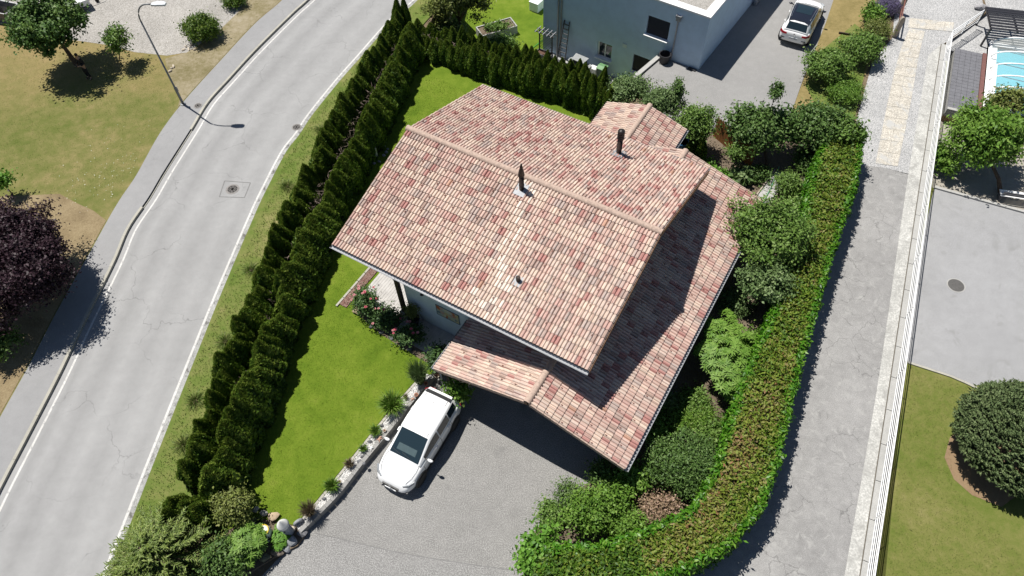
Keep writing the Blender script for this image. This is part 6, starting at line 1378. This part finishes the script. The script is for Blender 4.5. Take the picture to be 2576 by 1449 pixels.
tuft('grass_tuft', 'small lime green tuft in the middle of the pebble bed', bpos(916,1132), .38, .26, 'tuft', 140, 4, w=.06)
tuft('grass_tuft', 'small brownish green tuft in the lower pebble bed', bpos(882,1172), .45, .3, 'brown', 220, 5, w=.05)
tuft('grass_tuft', 'dark green rounded tuft near the lower end of the pebble bed', bpos(838,1228), .6, .42, 'tuft', 420, 6, w=.04)
tuft('grass_tuft', 'brown feathery grass near the lower end of the pebble bed', bpos(783,1292), .85, .45, 'brown', 460, 7, droop=.2, w=.02)
tuft('grass_tuft', 'small reddish green tuft next to the terracotta pots', bpos(1022,1003), .35, .16, 'brown', 120, 8, w=.05)
m_terra = plain('terracotta', (.42,.2,.13), .85, 0, .15, 12); m_cream = plain('cream pottery', (.52,.45,.36), .85, 0, .12, 12); m_slate = plain('slate rock', (.17,.17,.18), .85, 0, .25, 12)
def pot(px, py, r, label, mat, z=.36, soil_=True):
    t = thing('flower_pot', label, 'pot', G(px,py,z)); MB().lathe([(r*.7,0),(r*.95,r*1.3),(r*1.12,r*1.3),(r*1.12,r*1.6),(r*.9,r*1.6),(r*.8,r*1.2)], 18).build('pot', mat, t, True); MB().lathe([(r*.86,r*1.25),(.001,r*1.3)], 14).build('soil', plain('pot soil', (.11,.06,.04), .95), t)
pot(1048,996,.085,'terracotta pot on the block wall beside the hatchback roof', m_terra)
pot(1072,967,.075,'tilted terracotta pot on the wall near the carport corner', m_terra)
pot(1100,948,.13,'cream stone pot on the driveway at the end of the pebble bed', m_cream, 0.3)
pot(968,1085,.065,'small cream pot on the wall beside the hatchback mirror', m_cream)
pot(855,1214,.075,'small cream pot on the wall beside the dark rounded tuft', m_cream)
def frog(px, py, label, mat, s=.1, rz=0):
    """little moulded garden ornament: body, head, limbs"""
    t = thing('garden_ornament', label, 'ornament', G(px,py,.37), rz); MB().rock((0,0,s*.5),(s*1.0,s*.7,s*.55),3,1).build('body', mat, t, True); MB().rock((s*1.0,0,s*.9),(s*.5,s*.5,s*.42),6,1).build('head', mat, t, True)
    for a, b in ((.8,.8),(.8,-.8),(-.9,.9),(-.9,-.9)): MB().tube([(a*s*.5,b*s*.4,s*.4),(a*s*1.0,b*s*.9,s*.35),(a*s*1.5,b*s*1.0,.01)], [s*.25,s*.2,s*.16], 7).build('leg', mat, t, True)
frog(955,1105,'pink clay lizard ornament on the block wall beside the hatchback bonnet', plain('pink clay', (.5,.3,.22), .85), .09, .9)
frog(1038,1004,'pink clay animal ornament next to the terracotta pot', MATS['pink clay'], .06, .3)
frog(934,1128,'white animal ornament on the block wall left of the hatchback bonnet', plain('white plaster', (.8,.79,.76), .8), .08, .9)
for k, (px, py, r_, lab) in enumerate(((905,1162,.12,'dark slate rock in the middle of the pebble bed'),(912,1150,.1,'angular dark rock behind the slate rock in the pebble bed'),(931,1112,.11,'grey rock beside the lime green tuft'),(846,1222,.08,'flat grey stone next to the small cream pot'),(816,1255,.09,'upright grey stone at the lower end of the pebble bed'),(960,1072,.11,'pale rock above the yellow green tuft'))):
    t = thing('bed_rock', lab, 'rock', bpos(px,py,.23)); MB().rock((0,0,r_*.5),(r_,r_*.75,r_*.8),20+k).build('stone', m_slate, t)
MB_ = thing('ball_ornament', 'grey ball ornament on the block wall left of the hatchback', 'ornament', G(917,1168,.37)); MB().lathe([(.02,0),(.06,.03),(.075,.07),(.06,.12),(.02,.14),(.001,.142)], 16).build('ball', m_slate, MB_, True); MB().lathe([(.05,-.01),(.05,.01)], 12).build('base', m_slate, MB_)
# ================================================================ ROCK GARDEN with figures
def rk(px, py, z, r, lab, mat, seed, flat=.7): t = thing('garden_rock', lab, 'rock', G(px,py,z)); MB().rock((0,0,r*.45),(r,r*.8,r*flat),seed,1).build('stone', mat, t)
m_granite = plain('granite', (.3,.31,.33), .85, 0, .25, 14); m_sandr = plain('warm sandstone', (.46,.35,.24), .9, 0, .15, 8)
rk(735,1363,.05,.27,'large grey granite boulder at the driveway corner of the rock garden', m_granite, 31)
rk(762,1345,.05,.24,'dark boulder at the end of the block wall', m_slate, 32)
rk(722,1382,.02,.22,'small grey boulder below the large granite boulder', m_granite, 33)
rk(700,1392,.02,.28,'brownish boulder at the edge of the driveway apron', plain('brown rock', (.2,.165,.13), .9, 0, .25, 12), 34)
rk(668,1405,.02,.24,'mossy boulder half under the bright leaved shrub', plain('mossy rock', (.16,.165,.11), .9, 0, .25, 12), 35)
rk(735,1332,.2,.15,'pale round stone between the tower figure and the boulder', m_cream, 36)
rk(705,1320,.2,.14,'pinkish pale stone beside the white bucket', m_cream, 37)
rk(690,1300,.18,.26,'flat warm sandstone slab at the lawn edge', m_sandr, 38, .35)
rk(665,1292,.18,.18,'flat pale edging stone left of the sandstone slab', m_kerb, 39, .35)
rk(645,1283,.18,.16,'flat edging stone nearest to the thuja hedge end', m_kerb, 40, .35)
sheet('rock_bed', [G(600,1290), G(650,1275), G(742,1318), G(775,1340), G(750,1375), G(690,1405), G(620,1449), G(560,1449), G(560,1300)], .12, m_dark_soil, .2)
# tower shaped figure
tw = thing('tower_figure', 'white and grey stone tower figure with a pointed top at the lawn corner', 'figure', G(728,1338,.15), 0)
MB().lathe([(.2,0),(.19,.1),(.17,.2),(.165,.75),(.18,.8),(.17,.85)], 18).build('tower', plain('grey mosaic', (.34,.37,.41), .8, 0, .3, 30), tw, True)
for k in range(5): MB().lathe([(.185-.004*k,.12+.13*k),(.19-.004*k,.14+.13*k),(.185-.004*k,.16+.13*k)], 18).build('course', plain('grey mosaic', (.34,.37,.41), .8, 0, .3, 30), tw)
MB().lathe([(.22,.84),(.24,.88),(.2,.98),(.1,1.15),(.02,1.32),(.001,1.34)], 18).build('roof', plain('white plaster', (.8,.79,.76), .8), tw, True)
MB().lathe([(.035,0),(.035,.02)], 12, (.0,-.165,.55), axis=(0,-1,0)).build('window', m_blind, tw)
# white bucket figure with yellow rim
bk = thing('bucket_planter', 'white barrel shaped planter with a yellow rim and spout', 'planter', G(672,1345,.14), .3)
MB().lathe([(.2,0),(.26,.2),(.25,.42),(.22,.55)], 22).build('barrel', plain('white plaster', (.8,.79,.76), .8), bk, True); MB().lathe([(.2,.54),(.235,.54),(.235,.58),(.2,.58),(.2,.54)], 22).build('rim', plain('yellow enamel', (.62,.45,.03), .5), bk, True)
MB().lathe([(.2,.5),(.001,.5)], 20).build('soil', plain('pot soil', (.11,.06,.04), .95), bk); MB().tube([(-.2,.05,.5),(-.33,.1,.6),(-.42,.12,.62)], [.04,.045,.05], 10).build('spout', plain('yellow enamel', (.62,.45,.03), .5), bk); MB().box((.05,-.24,.25),(.16,.02,.14)).build('badge', m_blind, bk)
hs = thing('stone_figure', 'small grey roof shaped stone figure left of the white barrel planter', 'figure', G(638,1335,.14), .4); MB().add([(-.16,-.1,0),(.16,-.1,0),(.16,.1,0),(-.16,.1,0),(-.16,-.1,.2),(.16,-.1,.2),(.16,.1,.2),(-.16,.1,.2),(0,-.13,.42),(0,.13,.42)], [(3,2,1,0),(0,1,5,8,4),(2,3,7,9,6),(1,2,6,5),(3,0,4,7),(4,8,9,7),(5,6,9,8)]).build('house', m_granite, hs)
MB().box((-.1,0,.34),(.34,.3,.025), M=Matrix.Rotation(-.9,3,'Y')).box((.1,0,.34),(.34,.3,.025), M=Matrix.Rotation(.9,3,'Y')).build('roof', m_kerb, hs)
sn = thing('snail_ornament', 'pale grey snail shaped stone beside the tower figure', 'ornament', G(752,1318,.2), .6)
mbs = MB(); mbs.tube([(.16*math.cos(t)*(1-t/14), 0, .16+.14*math.sin(t)*(1-t/14)) for t in np.linspace(0,9,28)], list(np.linspace(.08,.03,28)), 8); mbs.build('shell', m_granite, sn, True); MB().tube([(-.2,0,.04),(.05,0,.05),(.26,0,.07),(.3,0,.15)], [.03,.05,.045,.02], 8).build('body', m_granite, sn, True)
for k, (x, y) in enumerate(((650,1352),(676,1362),(690,1366),(697,1380),(702,1372),(718,1340))):
    t = thing('white_stone', ('first','second','third','fourth','fifth','sixth')[k]+' small white stone from the left in the shaded rock garden', 'stone', G(x,y,.13), k, 'white stones in the rock garden'); MB().rock((0,0,.03),(.05,.04,.035),50+k).build('stone', MATS['white plaster'], t)
palmate('strawberry_plant', 'low lime green leafy plant in front of the tower figure', 705,1352,.3, (26,40), .25, 'lime', 90, .11, .12)
tuft('grass_tuft', 'dark spiky tuft behind the white barrel planter', G(655,1315,.14), .4, .25, 'grey', 160, 12, w=.04)
# deck plants
pt = thing('potted_plant', 'tall potted shrub on the shaded deck beside the dark post', 'potted plant', house_pt(2.95,-5.25,.23)); MB().lathe([(.2,0),(.28,.4),(.3,.4),(.3,.45),(.25,.45),(.2,.1)], 20).build('pot', m_blind, pt)
rng = np.random.default_rng(41); V, val, C = crown(rng, (.28,.28,.55), .09, .35, 2.2, .1); obj_from('foliage', fast_mesh('foliage', V+np.array([0,0,1.0]), 4, LM['olive'], val), pt); MB().tube([(0,0,.3),(0,0,1.0)], .02, 6).build('stem', m_bark, pt)
# black border rock near roses and small border wall
rk(900,785,.15,.3,'tall pale rock at the lawn end of the rose border', m_sandr, 44, .9)
for k, (x, y) in enumerate(((1030,880),(1010,868),(985,852),(960,838),(935,822))):
    t = thing('edging_cobble', ('first','second','third','fourth','fifth')[k]+' dark stone from the carport edging the shaded rose border', 'stone', G(x,y,.15), k, 'stones edging the rose border'); MB().rock((0,0,.05),(.14,.1,.09),60+k).build('stone', m_slate, t)
sheet('rose_border', [G(900,790,.15), G(925,735,.15), G(1010,800,.15), G(1130,850,.15), G(1110,930,.15), G(1060,905,.15), G(960,842,.15)], LAWN_Z+.006, m_dark_soil)
for k, (x, y) in enumerate(((978,862),(985,868),(982,882),(965,852),(1075,880))):
    pass
# white daisies in the park lawn
rng = np.random.default_rng(3); n = 130; Q = np.vstack([rng.normal(G(310,455,.12)[:2],1.3,(70,2)), rng.normal(G(235,470,.12)[:2],1.0,(30,2)), rng.uniform(G(150,480,.12)[:2],G(400,300,.12)[:2],(30,2))]); keep = [i_ for i_ in range(len(Q)) if Q[i_][0] < np.interp(-Q[i_][1], -WALK[:,1], WALK[:,0])-.3]; P = np.hstack([Q[keep], np.full((len(keep),1), .2)])
o = obj_from('daisies', fast_mesh('daisies', leaves(P, np.tile([0,0,1.],(len(P),1)), .035, 1.0, .2, None, rng), 4, leafmat('daisy', [(.7,.7,.66),(.8,.8,.78)], .1), rng.random(len(P)))); tag(o, 'scattered white daisies in the park lawn', 'flowers', kind='stuff')
# loose stones by the clipped bush
for k, (x, y) in enumerate(((490,126),(482,114),(475,124),(468,118),(462,126),(437,168),(432,172),(428,180))):
    t = thing('loose_stone', ORD(k+1)+' loose pale stone from the clipped bush towards the street lamp', 'stone', G(x,y,.13), k, 'loose stones near the clipped bush'); MB().rock((0,0,.04),(.11+.04*(k % 3),.08,.07),70+k).build('stone', m_cream, t)
